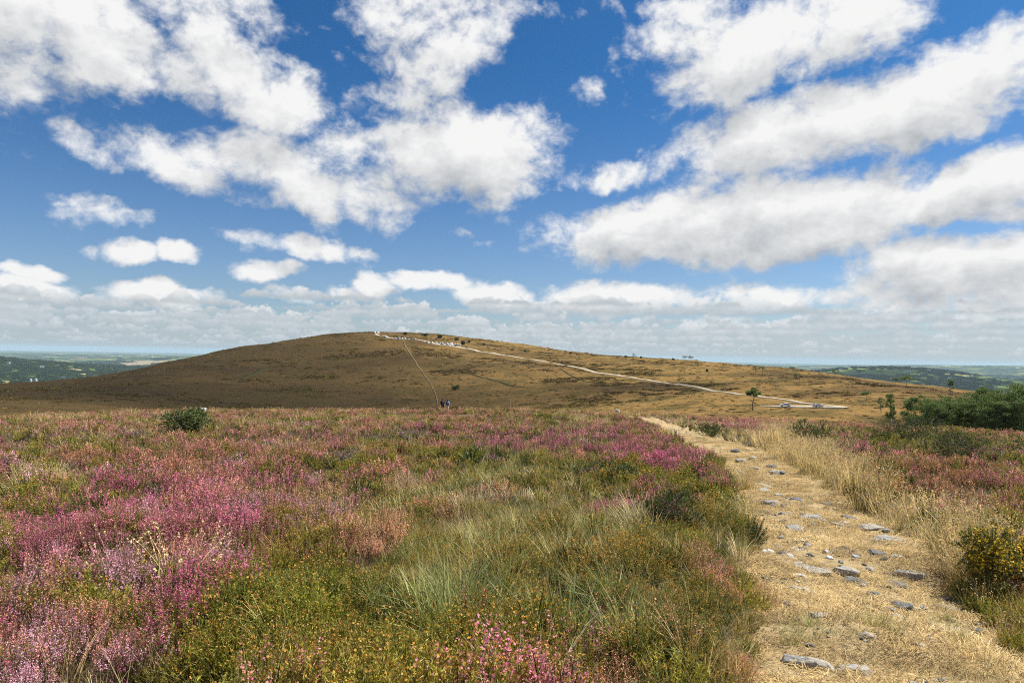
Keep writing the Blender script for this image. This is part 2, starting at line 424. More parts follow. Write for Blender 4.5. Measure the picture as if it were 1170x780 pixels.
def tuft(seed, n, L, spread, w, droop, seedhead=False, k=1):
    pb = PB(seed); r = pb.r
    for i in range(n):
        ph = r.uniform(0, math.tau); q = math.sqrt(r.random())
        b = Vector((math.cos(ph)*q*spread*.5, math.sin(ph)*q*spread*.5, 0)); ph2 = ph+r.gauss(0, .5)
        l = L*r.uniform(.55, 1.15); lean = r.uniform(.05, .55)*droop; pts = [b]; p = b.copy(); sg = 5
        for j in range(sg):
            a = lean*(.4+1.6*(j+1)/sg*r.uniform(.8, 1.3)); p = p+rdir(r, a, ph2)*l/sg; pts.append(p.copy())
        side = Vector((-math.sin(ph2), math.cos(ph2), 0)); side = (side+Vector((r.gauss(0, .5), r.gauss(0, .5), 0))).normalized()
        ww = w*r.uniform(.7, 1.3)*k
        pb.ribbon(pts, [ww, ww, ww*.85, ww*.6, ww*.35, 0], 0, r.random(), side)
        if seedhead and r.random() < .7:
            for j in range(7): pb.bell(pts[-1].lerp(pts[-2], r.random()*.9)+Vector((r.gauss(0, .004), r.gauss(0, .004), 0)), .011*k**.6, 1, r.random())
    return pb
def deadheath(seed, lod):
    pb = PB(seed); r = pb.r; n, nl, k = [(60, 8, 1.), (28, 5, 1.9), (14, 4, 3.2)][lod]
    for i in range(n):
        ph = r.uniform(0, math.tau); q = math.sqrt(r.random()); b = Vector((math.cos(ph)*q*.06, math.sin(ph)*q*.06, 0))
        t = Vector((math.cos(ph)*q*.2, math.sin(ph)*q*.2, .3*r.uniform(.6, 1.1)*(1-.3*q)))
        mid = b.lerp(t, .5)+Vector((r.gauss(0, .02), r.gauss(0, .02), 0)); cv = r.random()
        pb.ribbon([b, mid, t], [.005*k, .0035*k, 0], 0, cv)
        for j in range(nl):
            p = mid.lerp(t, r.random()); dd = ((t-mid).normalized()+Vector((r.gauss(0, .6), r.gauss(0, .6), r.gauss(0, .4)))).normalized()
            pb.tri(p, dd, .035*k**.5, .0035*k, 1, cv)
    return pb
def straw_mat(seed):
    "loose flattened straw lying on the path"
    pb = PB(seed); r = pb.r
    for i in range(60):
        p = Vector((r.gauss(0, .09), r.gauss(0, .06), r.uniform(0, .012))); a = r.gauss(0.25, .7); l = r.uniform(.03, .10)
        d = Vector((math.cos(a), math.sin(a), 0)); sd = Vector((-d.y, d.x, r.gauss(0, .3)))
        q = p+d*l*.5+Vector((0, 0, r.uniform(.002, .018))); e = p+d*l+Vector((r.gauss(0, .01), r.gauss(0, .01), -.004))
        pb.ribbon([p-Vector((0, 0, .006)), q, e], [.003, .0032, 0], 0, r.random(), sd)
    return pb

def scatter_obj(name, protos, pts, rot, scl, pid, tint, mats, label):
    "one object: its mesh holds the plant shapes and loose vertices, a node tree puts one plant on each vertex"
    V = []; F = []; MI = []; CV = []; PID = []; off = 0
    for k, pb in enumerate(protos):
        V += pb.v; F += [tuple(i+off for i in f) for f in pb.f]; MI += pb.m; CV += pb.c; PID += [100+k]*len(pb.v); off += len(pb.v)
    n = len(pts)
    me = bpy.data.meshes.new(name)
    me.from_pydata(V+[tuple(p) for p in pts], [], F)
    me.polygons.foreach_set('material_index', MI)
    for k in mats: me.materials.append(k)
    def at(nm, typ, key, val):
        a = me.attributes.new(nm, typ, 'POINT'); a.data.foreach_set(key, np.asarray(val).ravel())
    z = np.zeros(off, np.float32)
    at('pid', 'INT', 'value', np.r_[np.array(PID), pid].astype(np.int32))
    at('cv', 'FLOAT', 'value', np.r_[np.array(CV), np.zeros(n)].astype(np.float32))
    at('tint', 'FLOAT', 'value', np.r_[z, tint].astype(np.float32))
    at('scl', 'FLOAT', 'value', np.r_[z, scl].astype(np.float32))
    at('rot', 'FLOAT_VECTOR', 'vector', np.r_[np.zeros((off, 3)), rot].astype(np.float32))
    o = bpy.data.objects.new(name, me); COL.objects.link(o); tag(o, label, kind='stuff')
    ng = bpy.data.node_groups.new(name+'_scatter', 'GeometryNodeTree')
    ng.interface.new_socket('Geometry', in_out='INPUT', socket_type='NodeSocketGeometry')
    ng.interface.new_socket('Geometry', in_out='OUTPUT', socket_type='NodeSocketGeometry')
    N_ = ng.nodes.new; Lk = ng.links.new
    gi = N_('NodeGroupInput'); go = N_('NodeGroupOutput'); jn = N_('GeometryNodeJoinGeometry')
    def na(nm, typ):
        a = N_('GeometryNodeInputNamedAttribute'); a.data_type = typ; a.inputs['Name'].default_value = nm; return a.outputs[0]
    p_, s_, r_ = na('pid', 'INT'), na('scl', 'FLOAT'), na('rot', 'FLOAT_VECTOR')
    def cmp(k, op='EQUAL'):
        c = N_('FunctionNodeCompare'); c.data_type = 'INT'; c.operation = op; Lk(p_, c.inputs['A'] if c.inputs['A'].type == 'INT' else c.inputs[2])
        (c.inputs['B'] if c.inputs['B'].type == 'INT' else c.inputs[3]).default_value = k; return c.outputs[0]
    sp = N_('GeometryNodeSeparateGeometry'); sp.domain = 'POINT'; Lk(gi.outputs[0], sp.inputs[0]); Lk(cmp(50, 'LESS_THAN'), sp.inputs[1])
    e2r = N_('FunctionNodeEulerToRotation'); Lk(r_, e2r.inputs[0])
    for k in range(len(protos)):
        q = N_('GeometryNodeSeparateGeometry'); q.domain = 'POINT'; Lk(gi.outputs[0], q.inputs[0]); Lk(cmp(100+k), q.inputs[1])
        ip = N_('GeometryNodeInstanceOnPoints'); Lk(sp.outputs[0], ip.inputs['Points']); Lk(q.outputs[0], ip.inputs['Instance'])
        Lk(cmp(k), ip.inputs['Selection']); Lk(e2r.outputs[0], ip.inputs['Rotation']); Lk(s_, ip.inputs['Scale'])
        Lk(ip.outputs[0], jn.inputs[0])
    Lk(jn.outputs[0], go.inputs[0])
    md = o.modifiers.new('scatter', 'NODES'); md.node_group = ng
    return o

# plant materials: t = tint of the plant, cv = variation inside it
def T_(): return attr('tint', 'INSTANCER')
def CV_(): return attr('cv')
def var(c, a=.32, b=1.7): return vm('MULTIPLY', c, comb(*[lin(0, 1, a, b, CV_())*lin(0, 1, .78, 1.6, node('ShaderNodeObjectInfo', 5))]*3))
M_hstem = mat('heather_stem', lambda: var(ramp(T_(), [(0, (.10, .06, .03)), (1, (.14, .10, .07))])), .9, .1)
M_hleaf = mat('heather_leaf', lambda: var(ramp(T_(), [(0, (.12, .15, .028)), (.3, (.19, .16, .035)), (.5, (.26, .15, .05)), (.75, (.16, .13, .055)), (1, (.16, .11, .07))])), .8, .2, .25)
M_hflow = mat('heather_flower', lambda: var(ramp(T_(), [(0, (.52, .11, .235)), (.2, (.55, .19, .25)), (.36, (.56, .25, .19)), (.5, (.50, .28, .13)), (.66, (.58, .30, .34)), (.85, (.52, .29, .36)), (1, (.30, .19, .17))]), .55, 1.55), .75, .2, .3)
M_gstem = mat('gorse_stem', lambda: var((.10, .085, .03)), .9, .1)
M_gleaf = mat('gorse_spine', lambda: var(ramp(T_(), [(0, (.11, .145, .02)), (.35, (.24, .255, .03)), (.6, (.37, .32, .052)), (.8, (.42, .27, .07)), (1, (.05, .09, .018))]), .5, 1.4), .55, .35, .25)
M_gflow = mat('gorse_flower', lambda: mix(ss(.86, .95, T_()), ramp(CV_(), [(0, (.62, .30, .04)), (.5, (.50, .24, .07)), (.75, (.42, .27, .12)), (1, (.70, .40, .05))]), (.04, .075, .018)), .7, .2, .3)
M_dry = mat('dry_grass_blade', lambda: var(ramp(T_(), [(0, (.28, .30, .08)), (.2, (.46, .42, .18)), (.4, (.40, .29, .11)), (.55, (.62, .55, .34)), (.8, (.72, .55, .25)), (1, (.28, .32, .09))]), .35, 1.5), .7, .25, .3)
M_head = mat('grass_seed_head', lambda: var((.60, .45, .22), .6, 1.3), .8, .1, .3)
M_grn = mat('green_grass_blade', lambda: var(ramp(T_(), [(0, (.12, .16, .035)), (.5, (.22, .25, .06)), (1, (.38, .38, .15))]), .6, 1.35), .5, .35, .3)
M_dstem = mat('dead_heather_stem', lambda: var((.13, .10, .08)), .9, .1)
M_dtwig = mat('dead_heather_twig', lambda: var(ramp(T_(), [(0, (.10, .055, .045)), (1, (.30, .25, .20))])), .9, .1)
M_straw = mat('loose_straw', lambda: var(ramp(T_(), [(0, (.55, .41, .19)), (.6, (.44, .31, .13)), (.85, (.22, .15, .07)), (1, (.22, .23, .07))]), .6, 1.3), .8, .2, .1)

# candidate positions, ring bands of growing spacing
def cands(ra, rb, sp, amax):
    xs = np.arange(-rb, rb, sp); ys = np.arange(-rb if amax > 1.6 else 0, rb, sp)
    X, Y = np.meshgrid(xs, ys); X = X+rs.uniform(-.5, .5, X.shape)*sp*1.1; Y = Y+rs.uniform(-.5, .5, X.shape)*sp*1.1
    r = np.hypot(X, Y); a = np.abs(np.arctan2(X, Y)); k = (r >= ra) & (r < rb) & (a < amax); return X[k], Y[k]
bands = [(1.2, 9, .105, .95, 0), (9, 22, .17, .80, 1), (22, 50, .25, .78, 2), (50, 100, .34, .78, 2), (1.2, 5, .3, 3.2, 1)]
TYPES = ['pink', 'rust', 'lilac', 'gorse', 'dry', 'grass', 'straw', 'dead', 'green']
# layout read from the photograph: px, py, rx, ry, kind, weight
ZN = [(150, 600, 200, 60, 'pink', .55), (330, 575, 110, 28, 'lilac', .5), (60, 570, 90, 35, 'pink', .4), (250, 530, 130, 22, 'rust', .5),
      (110, 640, 130, 30, 'lilac', .45), (60, 740, 100, 45, 'lilac', .8), (220, 690, 90, 40, 'pink', .75), (200, 770, 60, 25, 'pink', .7), (260, 770, 25, 20, 'lilac', .9),
      (60, 665, 70, 22, 'gorse', .8), (330, 700, 190, 60, 'gorse', .9), (260, 760, 200, 40, 'gorse', .6), (430, 740, 130, 50, 'gorse', .8),
      (390, 650, 160, 35, 'gorse', .55), (560, 700, 110, 60, 'gorse', .35), (500, 740, 40, 50, 'grass', .6), (640, 740, 150, 60, 'dry', .5), (560, 640, 140, 40, 'dry', .4),
      (640, 610, 200, 60, 'dry', .9), (520, 560, 120, 35, 'dry', .85), (620, 560, 120, 40, 'dry', .8), (760, 700, 110, 90, 'dry', .6), (700, 740, 120, 40, 'grass', .45),
      (470, 620, 110, 40, 'dry', .45), (720, 545, 90, 22, 'gorse', .75), (700, 530, 50, 16, 'green', .7), (770, 570, 80, 40, 'green', .75), (800, 615, 60, 45, 'gorse', .6),
      (700, 562, 90, 14, 'pink', 1.0), (740, 520, 90, 18, 'pink', .7), (640, 497, 110, 12, 'pink', .7), (560, 490, 60, 8, 'dead', .5), (480, 490, 50, 6, 'lilac', .6),
      (760, 505, 60, 14, 'rust', .5), (395, 511, 22, 8, 'dead', 1.0), (155, 492, 14, 7, 'dead', 1.0), (20, 590, 30, 22, 'dead', .7), (140, 572, 35, 8, 'dead', .6),
      (40, 500, 50, 8, 'lilac', .5), (120, 508, 130, 9, 'green', .6), (60, 472, 60, 6, 'lilac', .5), (130, 475, 25, 7, 'dead', .6), (320, 548, 70, 8, 'green', .5), (420, 545, 40, 9, 'gorse', .5),
      (220, 520, 90, 8, 'green', .4), (60, 545, 60, 30, 'dry', .4), (100, 530, 50, 10, 'rust', .5), (500, 515, 60, 10, 'green', .5), (440, 480, 60, 5, 'rust', .4), (600, 520, 110, 16, 'green', .3),
      (900, 500, 60, 20, 'straw', .9), (900, 540, 70, 22, 'straw', .7), (980, 560, 60, 22, 'straw', .9), (1030, 590, 50, 18, 'straw', .8), (940, 520, 60, 16, 'straw', .7), (1080, 640, 50, 40, 'straw', .6),
      (860, 483, 50, 8, 'pink', .7), (985, 505, 30, 8, 'pink', 1.1), (1060, 500, 100, 14, 'green', .8), (1080, 497, 60, 8, 'gorse', .6), (1120, 525, 80, 20, 'gorse', .4), (1100, 530, 60, 16, 'rust', .5), (1150, 520, 30, 10, 'lilac', .8),
      (1080, 570, 70, 16, 'pink', .5), (1060, 545, 80, 14, 'rust', .5), (1130, 600, 60, 40, 'gorse', .6), (1150, 700, 50, 60, 'gorse', .4), (1040, 480, 140, 6, 'rust', .6), (930, 490, 40, 10, 'green', .5),
      (830, 510, 30, 16, 'green', .5), (1000, 475, 170, 5, 'rust', .7), (1120, 560, 60, 30, 'dry', .4)]
base = {'pink': .35, 'rust': .38, 'lilac': .20, 'gorse': .36, 'dry': .31, 'grass': .04, 'straw': .08, 'dead': .17, 'green': .31}
out = {k: [] for k in ('heather', 'gorse', 'dry', 'grass', 'straw', 'dead')}
for ra, rb, sp, am, lod in bands:
    X, Y = cands(ra, rb, sp, am)
    if am > 1.6:
        k = (np.abs(np.arctan2(X, Y)) > .95); X, Y = X[k], Y[k]
    Zc = zt(X, Y)
    d, hw, side = path_dist(X, Y)
    edge = hw+.42*fbm(X*1.6, Y*1.6, 77, 4)-.03
    k = d > edge+.02; X, Y, Zc, d, hw, side = X[k], Y[k], Zc[k], d[k], hw[k], side[k]
    qx, qy = to_px(X, Y, Zc+.28)
    n = len(X); W = np.zeros((len(TYPES), n))
    amp = np.where(np.hypot(X, Y) < 25, 1.0, 1.1); sc = np.where(np.hypot(X, Y) < 14, .95, np.where(np.hypot(X, Y) < 35, 1.9, 3.8))
    for i, t in enumerate(TYPES):
        W[i] = base[t]+amp*(fbm(X/sc+i*13.1, Y/sc+i*7.7, 100+i, 4, .6))*1.05
    # the far heath is patchy rust, green and straw
    rr = np.hypot(X, Y); fr = sstep(16, 40, rr)
    W[4] += .10*sstep(9, 25, rr)*(1-sstep(40, 60, rr))
    W[1] += .17*fr; W[0] += .03*fr; W[8] += .20*fr; W[4] += .16*fr; W[6] += .27*fr; W[3] += .06*fr; W[7] -= .04*fr; W[2] -= .02*fr
    for (zx, zy, zrx, zry, t, w) in ZN:
        i = TYPES.index(t); e = ((qx-zx)/zrx)**2+((qy-zy)/zry)**2
        W[i] += np.nan_to_num(w*np.exp(-e*.9)*.56)
    dd = d-hw
    W[6] += np.where((side > 0) & (dd < .9) & (rr > 5), .38*(1-dd/1.2), 0)+np.where((side > 0) & (dd < 1.8) & (rr > 7.5), .12, 0)
    W[5] += np.where((side < 0) & (dd < .5), .25, 0)+np.where((side > 0) & (dd < .3), .25, 0)
    W[4] += np.where((side < 0) & (dd < .5), .3, 0)
    for i in (0, 1, 2): W[i] -= np.where(dd < .3, .5, 0)
    W += rs.uniform(-.27, .27, W.shape)
    ch = np.argmax(W, 0)
    for i, t in enumerate(TYPES):
        kk = ch == i
        x, y, z, d_, r_ = X[kk], Y[kk], Zc[kk], dd[kk], rr[kk]; c = len(x)
        if not c: continue
        U = rs.uniform(0, 1, c); s0 = rs.uniform(.66, 1.3, c)*(1+1.0*fbm(x/.8, y/.8, 91, 2))
        grow = {0: 1., 1: 1.0, 2: .88}[lod]*np.where(d_ < .25, .75, 1)
        wv = np.clip(fbm(x/1.7, y/1.7, 95, 3)+.5, 0, 1)
        if t == 'pink': T = np.clip(.0+.32*wv+.22*(U-.5), 0, 1); key = 'heather'
        elif t == 'rust': T = np.clip(.24+.30*wv+.2*(U-.5), 0, 1); key = 'heather'
        elif t == 'lilac': T = np.clip(.62+.3*wv+.12*(U-.5), 0, 1); key = 'heather'
        elif t == 'gorse': T = np.clip(.15+.5*wv+.3*(U-.5), 0, .85); key = 'gorse'
        elif t == 'green': T = np.where(U < .25, 1.0, np.clip(.2+.5*wv, 0, .8)); key = 'gorse'
        elif t == 'dry': T = np.clip(.0+.75*wv+.25*(U-.5), 0, .95); key = 'dry'
        elif t == 'grass': T = U; key = 'grass'
        elif t == 'straw': T = np.clip(.55+.35*wv+.1*U, .5, .88); key = 'straw'
        else: T = U; key = 'dead'
        if key == 'straw': keep = rs.uniform(0, 1, c) < (.62 if lod < 2 else .8)
        else: keep = (fbm(x/.62+9, y/.62, 88, 2) > -.15) & (rs.uniform(0, 1, c) < .9)
        if key == 'straw': g = rs.uniform(0, 1, c) < .5; out['gorse'].append(np.stack([x, y, z-.08, rs.uniform(.1, .7, c), s0*grow*.7, np.full(c, lod)], 1)[g])
        out[key].append(np.stack([x, y, z-.03, T, s0*grow, np.full(c, lod)], 1)[keep])
        # a sprinkle of grass stalks through everything
        if key in ('heather', 'gorse', 'dead'):
            g = rs.uniform(0, 1, c) < (.09 if lod < 2 else .10)
            g &= (fbm(x/2.5, y/2.5, 61, 2)+.5) > .42
            out['dry'].append(np.stack([x, y, z, rs.uniform(.2, .9, c), s0*grow*.95, np.full(c, lod)], 1)[g])
        if key == 'dry':
            g = rs.uniform(0, 1, c) < .55
            u2 = rs.uniform(0, .8, c)
            out['gorse'].append(np.stack([x+.03, y, z-.05, u2, s0*grow*.8, np.full(c, lod)], 1)[g & (wv < .6)])
            out['heather'].append(np.stack([x+.03, y, z-.05, rs.uniform(.35, .55, c), s0*grow*.8, np.full(c, lod)], 1)[g & (wv >= .6)])
            g2 = rs.uniform(0, 1, c) < .13
            out['grass'].append(np.stack([x, y+.03, z, u2, s0*grow*.75, np.full(c, lod)], 1)[g2])
# grass tufts that stand out in the photograph
for (a, b, s_, k_, t_) in [(500, 712, 1.5, 'grass', .8), (520, 735, 1.7, 'grass', .85), (512, 760, 1.6, 'grass', .6), (540, 700, 1.2, 'grass', .8), (690, 700, 1.2, 'grass', .4), (440, 700, .9, 'grass', .6), (345, 715, 1.1, 'grass', .9), (650, 760, 1.6, 'grass', .3),
                           (600, 770, 1.4, 'grass', .6), (720, 765, 1.5, 'grass', .3), (30, 555, 1.2, 'straw', .6), (60, 560, 1.1, 'straw', .7), (735, 610, 1.3, 'dry', .55), (745, 612, 1.4, 'dry', .8), (725, 606, 1.2, 'dry', .55), (880, 500, 1.6, 'straw', .7), (905, 500, 1.7, 'straw', .7), (920, 500, 1.6, 'straw', .75),
                           (893, 502, 1.6, 'straw', .6), (1010, 722, .45, 'grass', .8), (1000, 715, .4, 'dry', .3), (1095, 735, .5, 'grass', .8), (1120, 700, .6, 'grass', .5), (1075, 712, .4, 'grass', .8), (925, 715, .4, 'grass', .9), (905, 735, .45, 'dry', .1), (1110, 760, .5, 'dry', .3), (1085, 640, 1.2, 'straw', .7), (1120, 660, 1.2, 'straw', .6), (1105, 620, 1.3, 'straw', .75), (858, 600, 1.1, 'straw', .7), (830, 640, 1.2, 'dry', .6), (850, 560, 1.3, 'straw', .7), (790, 650, 1.1, 'dry', .8)]:
    x_, y_, z_, r_ = hit(a, b, .8, 60)
    for j in range(5): out[k_].append(np.array([[x_+random.gauss(0, .07), y_+random.gauss(0, .07), z_, t_+random.uniform(-.1, .1), s_*random.uniform(.8, 1.1), 0]]))
NV = 3
def finish(key, make, mats, label, name, tilt=.12):
    A = np.concatenate(out[key]); n = len(A)
    protos = [make(i*31+l*7+1, l, i) for l in range(3) for i in range(NV)]
    pid = A[:, 5].astype(int)*NV+rs.randint(0, NV, n)
    rot = np.stack([rs.normal(0, tilt, n), rs.normal(0, tilt, n), rs.uniform(0, math.tau, n)], 1)
    scatter_obj(name, protos, A[:, :3], rot, A[:, 4], pid, A[:, 3], mats, label); print(name, n)
finish('heather', lambda s_, l, i: heather(s_, l, (.9, .5, .22)[i], (.17, .18, .16)[i], (.34, .30, .36)[i]), [M_hstem, M_hleaf, M_hflow], 'pink, rust and lilac flowering heather covering the heath', 'heather')
finish('gorse', lambda s_, l, i: gorse(s_, l, (.19, .17, .2)[i], (.3, .34, .27)[i], (.85, .5, .15)[i]), [M_gstem, M_gleaf, M_gflow], 'low spiny green gorse with orange tips among the heather', 'gorse_cover')
finish('dry', lambda s_, l, i: tuft(s_, [36, 22, 12][l], (.30, .36, .25)[i], .2, .0042, (1.8, 1.1, 2.2)[i], False, [1, 1.8, 3.][l]), [M_dry, M_head], 'bleached dry grass standing between the heather', 'dry_grass')
finish('grass', lambda s_, l, i: tuft(s_, [36, 18, 10][l], .36, .12, .0052, 1.5, False, [1, 1.6, 2.6][l]), [M_grn], 'arching green grass tufts on the heath', 'green_grass')
finish('straw', lambda s_, l, i: tuft(s_, [54, 30, 16][l], .44, .2, .003, .9, True, [1, 1.7, 2.8][l]), [M_dry, M_head], 'tall straw coloured grass lining the footpath', 'verge_grass', .16)
finish('dead', lambda s_, l, i: deadheath(s_, l), [M_dstem, M_dtwig], 'dead grey and brown heather twigs on the heath', 'dead_heather')

M_ditch = mat('dark_rushes', lambda: mix(noise(geo_pos(), .3, 4, .7), (.03, .028, .01), (.09, .075, .025)), .95, .05)
strip('ditch', [(528, 425), (545, 429), (560, 433), (577, 438), (592, 442), (606, 443)], [1.5, 3, 4, 4, 3, 1.5], M_ditch, 'dark line of rushes slanting across the middle of the hill')
strip('ditch', [(640, 421), (655, 430), (668, 436), (690, 439)], [1, 2, 2, 1], M_ditch, 'short dark line of rushes below the road on the right of the hill')
strip('gully', [(276, 433), (284, 429), (293, 426), (300, 422), (312, 419)], [3, 7, 5, 8, 3], M_ditch, 'dark eroded gully on the dark left flank of the hill')
def field(px4, c0, c1, label):
    k = 14; g = np.zeros((k, k, 3))
    for i in range(k):
        for j in range(k):
            u_, v_ = i/(k-1), j/(k-1); a = [(1-u_)*((1-v_)*px4[0][q]+v_*px4[1][q])+u_*((1-v_)*px4[3][q]+v_*px4[2][q]) for q in (0, 1)]
            h_ = hit(a[0], a[1], 2600); g[i, j] = (h_[0], h_[1], h_[2]+3)
    tag(grid_obj('field', g[:, :, 0], g[:, :, 1], g[:, :, 2], mat('field_crop', lambda: mix(noise(geo_pos(), .01, 4), c0, c1), .95, .05)), label, kind='structure')
field([(132, 413), (192, 411.5), (186, 417), (150, 419)], (.26, .19, .10), (.34, .27, .15), 'tan stubble field near the left end of the hill')
field([(108, 431), (150, 428), (128, 432.5), (108, 434)], (.20, .26, .08), (.28, .33, .11), 'pale green field beside the left foot of the hill')
field([(20, 443), (64, 440), (60, 443), (22, 446)], (.15, .26, .06), (.22, .32, .09), 'bright green field at the far left below the woods')
def moor_clump(seed):
    q = PB(seed); r = q.r
    for i in range(34):
        a = r.uniform(0, math.tau); d = math.sqrt(r.random())*1.3; p = Vector((math.cos(a)*d, math.sin(a)*d, -.1)); q.tri(p, Vector((r.gauss(0, .35), r.gauss(0, .35), 1)).normalized(), r.uniform(.35, .9)*(1.2-.5*d), r.uniform(.25, .5), 0, r.random())
    return q
k = 150000; A_ = rs.uniform(-.72, .72, k); Rg = 130*np.exp(rs.uniform(0, 1, k)**.8*math.log(8.6)); X_ = np.sin(A_)*Rg; Y_ = np.cos(A_)*Rg
pn_ = fbm(X_/55, Y_/38, 501, 5, .62)+.35*fbm(X_/9, Y_/9, 502, 2); kk = (pn_ > .11+.06*sstep(.0, .3, A_)) | (rs.uniform(0, 1, k) < .04)
kk &= (Rg < _smi(A_, _az, TR)+30)
X_, Y_, pn_ = X_[kk], Y_[kk], pn_[kk]
rd_ = np.concatenate(ROADS); dmin = np.full(len(X_), 1e9)
for i in range(0, len(rd_), 60): dmin = np.minimum(dmin, np.hypot(X_[:, None]-rd_[None, i:i+60, 0], Y_[:, None]-rd_[None, i:i+60, 1]).min(1))
kk = dmin > 5.5; X_, Y_, pn_ = X_[kk], Y_[kk], pn_[kk]; n = len(X_); print('scrub', n)
M_scrub = mat('moor_scrub', lambda: var(ramp(T_(), [(0, (.13, .09, .032)), (.35, (.20, .14, .045)), (.6, (.17, .15, .042)), (.8, (.27, .185, .06)), (1, (.34, .24, .09))]), .6, 1.3), .95, .05)
scatter_obj('moor_scrub', [moor_clump(i) for i in range(4)], np.stack([X_, Y_, zt(X_, Y_)], 1), np.stack([np.zeros(n), np.zeros(n), rs.uniform(0, 6, n)], 1), rs.uniform(.6, 1.5, n)*np.clip(np.hypot(X_, Y_)/500, .45, 1.3), rs.randint(0, 4, n), np.clip(.25+1.6*fbm(X_/80+3, Y_/60, 503, 3)+rs.uniform(-.25, .35, n), 0, 1), [M_scrub], 'heather, rushes and tussocks patching the slopes of the hill')
# loose straw on the path
k = int(5200); si = rs.uniform(6, 40, k)**1.0
si = 5+rs.uniform(0, 1, k)**1.3*34; uu = rs.uniform(-1.08, 1.08, k)
cx = np.interp(si, sq, Q[:, 0]); cy = np.interp(si, sq, Q[:, 1]); cw = np.interp(si, sq, Q[:, 2])
tx = np.interp(si, fine, T[:, 0]) if False else np.interp(si, sq, np.gradient(Q[:, 0])); ty = np.interp(si, sq, np.gradient(Q[:, 1])); L_ = np.hypot(tx, ty); tx /= L_; ty /= L_
sx = cx+ty*uu*cw; sy = cy-tx*uu*cw; sz = path_z(sx, sy)+.014
g = fbm(sx*1.3, sy*1.3, 201, 3)+.5
keep = (g > .34) | (rs.uniform(0, 1, k) < .35)
rotz = .25+1.1*fbm(sx*.6, sy*.6, 202, 2)*2+rs.normal(0, .35, k)
tt = np.clip(fbm(sx*1.1, sy*1.1, 203, 3)*1.5+.42+rs.normal(0, .12, k), 0, 1)
pr = [straw_mat(i) for i in range(4)]
scatter_obj('path_straw', pr, np.stack([sx, sy, sz], 1)[keep], np.stack([rs.normal(0, .05, k), rs.normal(0, .05, k), rotz], 1)[keep], rs.uniform(.8, 1.35, k)[keep], rs.randint(0, 4, k)[keep], tt[keep], [M_straw], 'loose dry straw trodden flat on the footpath')
# ------------------------------------------------------------------ flat stones bedded in the path
def f_stone():
    p = node('ShaderNodeTexCoord', 3); n = noise(p, 9, 6, .65); g = noise(p, 45, 4, .7)
    oi = node('ShaderNodeObjectInfo', 5)
    c = mix(n, (.17, .16, .14), (.44, .41, .355))
    c = mix(ss(.56, .66, g), c, (.50, .50, .47))
    c = mix(ss(.60, .70, noise(p, 5, 5, .6)), c, (.11, .105, .09))
    c = mix(ss(.45, .65, noise(vm('ADD', p, (3, 1, 2)), 7, 5, .7))*.6, c, (.42, .33, .19))
    return c, (n*.5+g*.5, .8, .02)
M_stone = mat('grey_slate_stone', f_stone, .75, .3)
M_dark = mat('dark_wet_stone', lambda: (lambda p: (mix(noise(p, 14, 5, .6), (.055, .06, .062), (.20, .20, .19)), (noise(p, 40, 4), .8, .02)))(node('ShaderNodeTexCoord', 3)), .7, .3)
M_white = mat('white_quartz_stone', lambda: (lambda p: (mix(ss(.4, .7, noise(p, 12, 5, .6)), (.68, .68, .66), (.34, .34, .33)), (noise(p, 40, 4), .8, .02)))(node('ShaderNodeTexCoord', 3)), .7, .3)
def stone(name, wx, wy, hz, seed, mt, loc, rz, tilt=0):
    r = random.Random(seed); bm = bmesh.new()
    for i in range(34):
        a = r.uniform(0, math.tau); q = r.uniform(.62, 1); e = r.choice((-1, r.uniform(.2, 1), r.uniform(.6, 1)))
        k = 1 if e < .7 else .72
        bm.verts.new((math.cos(a)*wx*.5*q*k, math.sin(a)*wy*.5*q*k, e*hz*.5))
    res = bmesh.ops.convex_hull(bm, input=bm.verts)
    bmesh.ops.delete(bm, geom=[g for g in res['geom_interior'] if isinstance(g, bmesh.types.BMVert)], context='VERTS')
    bmesh.ops.bevel(bm, geom=bm.edges[:], offset=min(wx, wy, hz)*.05, clamp_overlap=True, segments=1, affect='EDGES')
    bmesh.ops.triangulate(bm, faces=bm.faces[:]); bmesh.ops.subdivide_edges(bm, edges=bm.edges[:], cuts=1, use_grid_fill=True)
    for v in bm.verts:
        n_ = float(fbm(v.co.x*22+seed, v.co.y*22, 5, 3))+float(fbm(v.co.x*9+seed, v.co.z*30, 6, 2)); v.co += Vector((0, 0, 1))*n_*hz*.16
    me = bpy.data.meshes.new(name); bm.to_mesh(me); bm.free(); me.materials.append(mt)
    o = bpy.data.objects.new(name, me); COL.objects.link(o); o.location = loc; o.rotation_euler = (tilt, r.uniform(-.06, .06), rz); return o
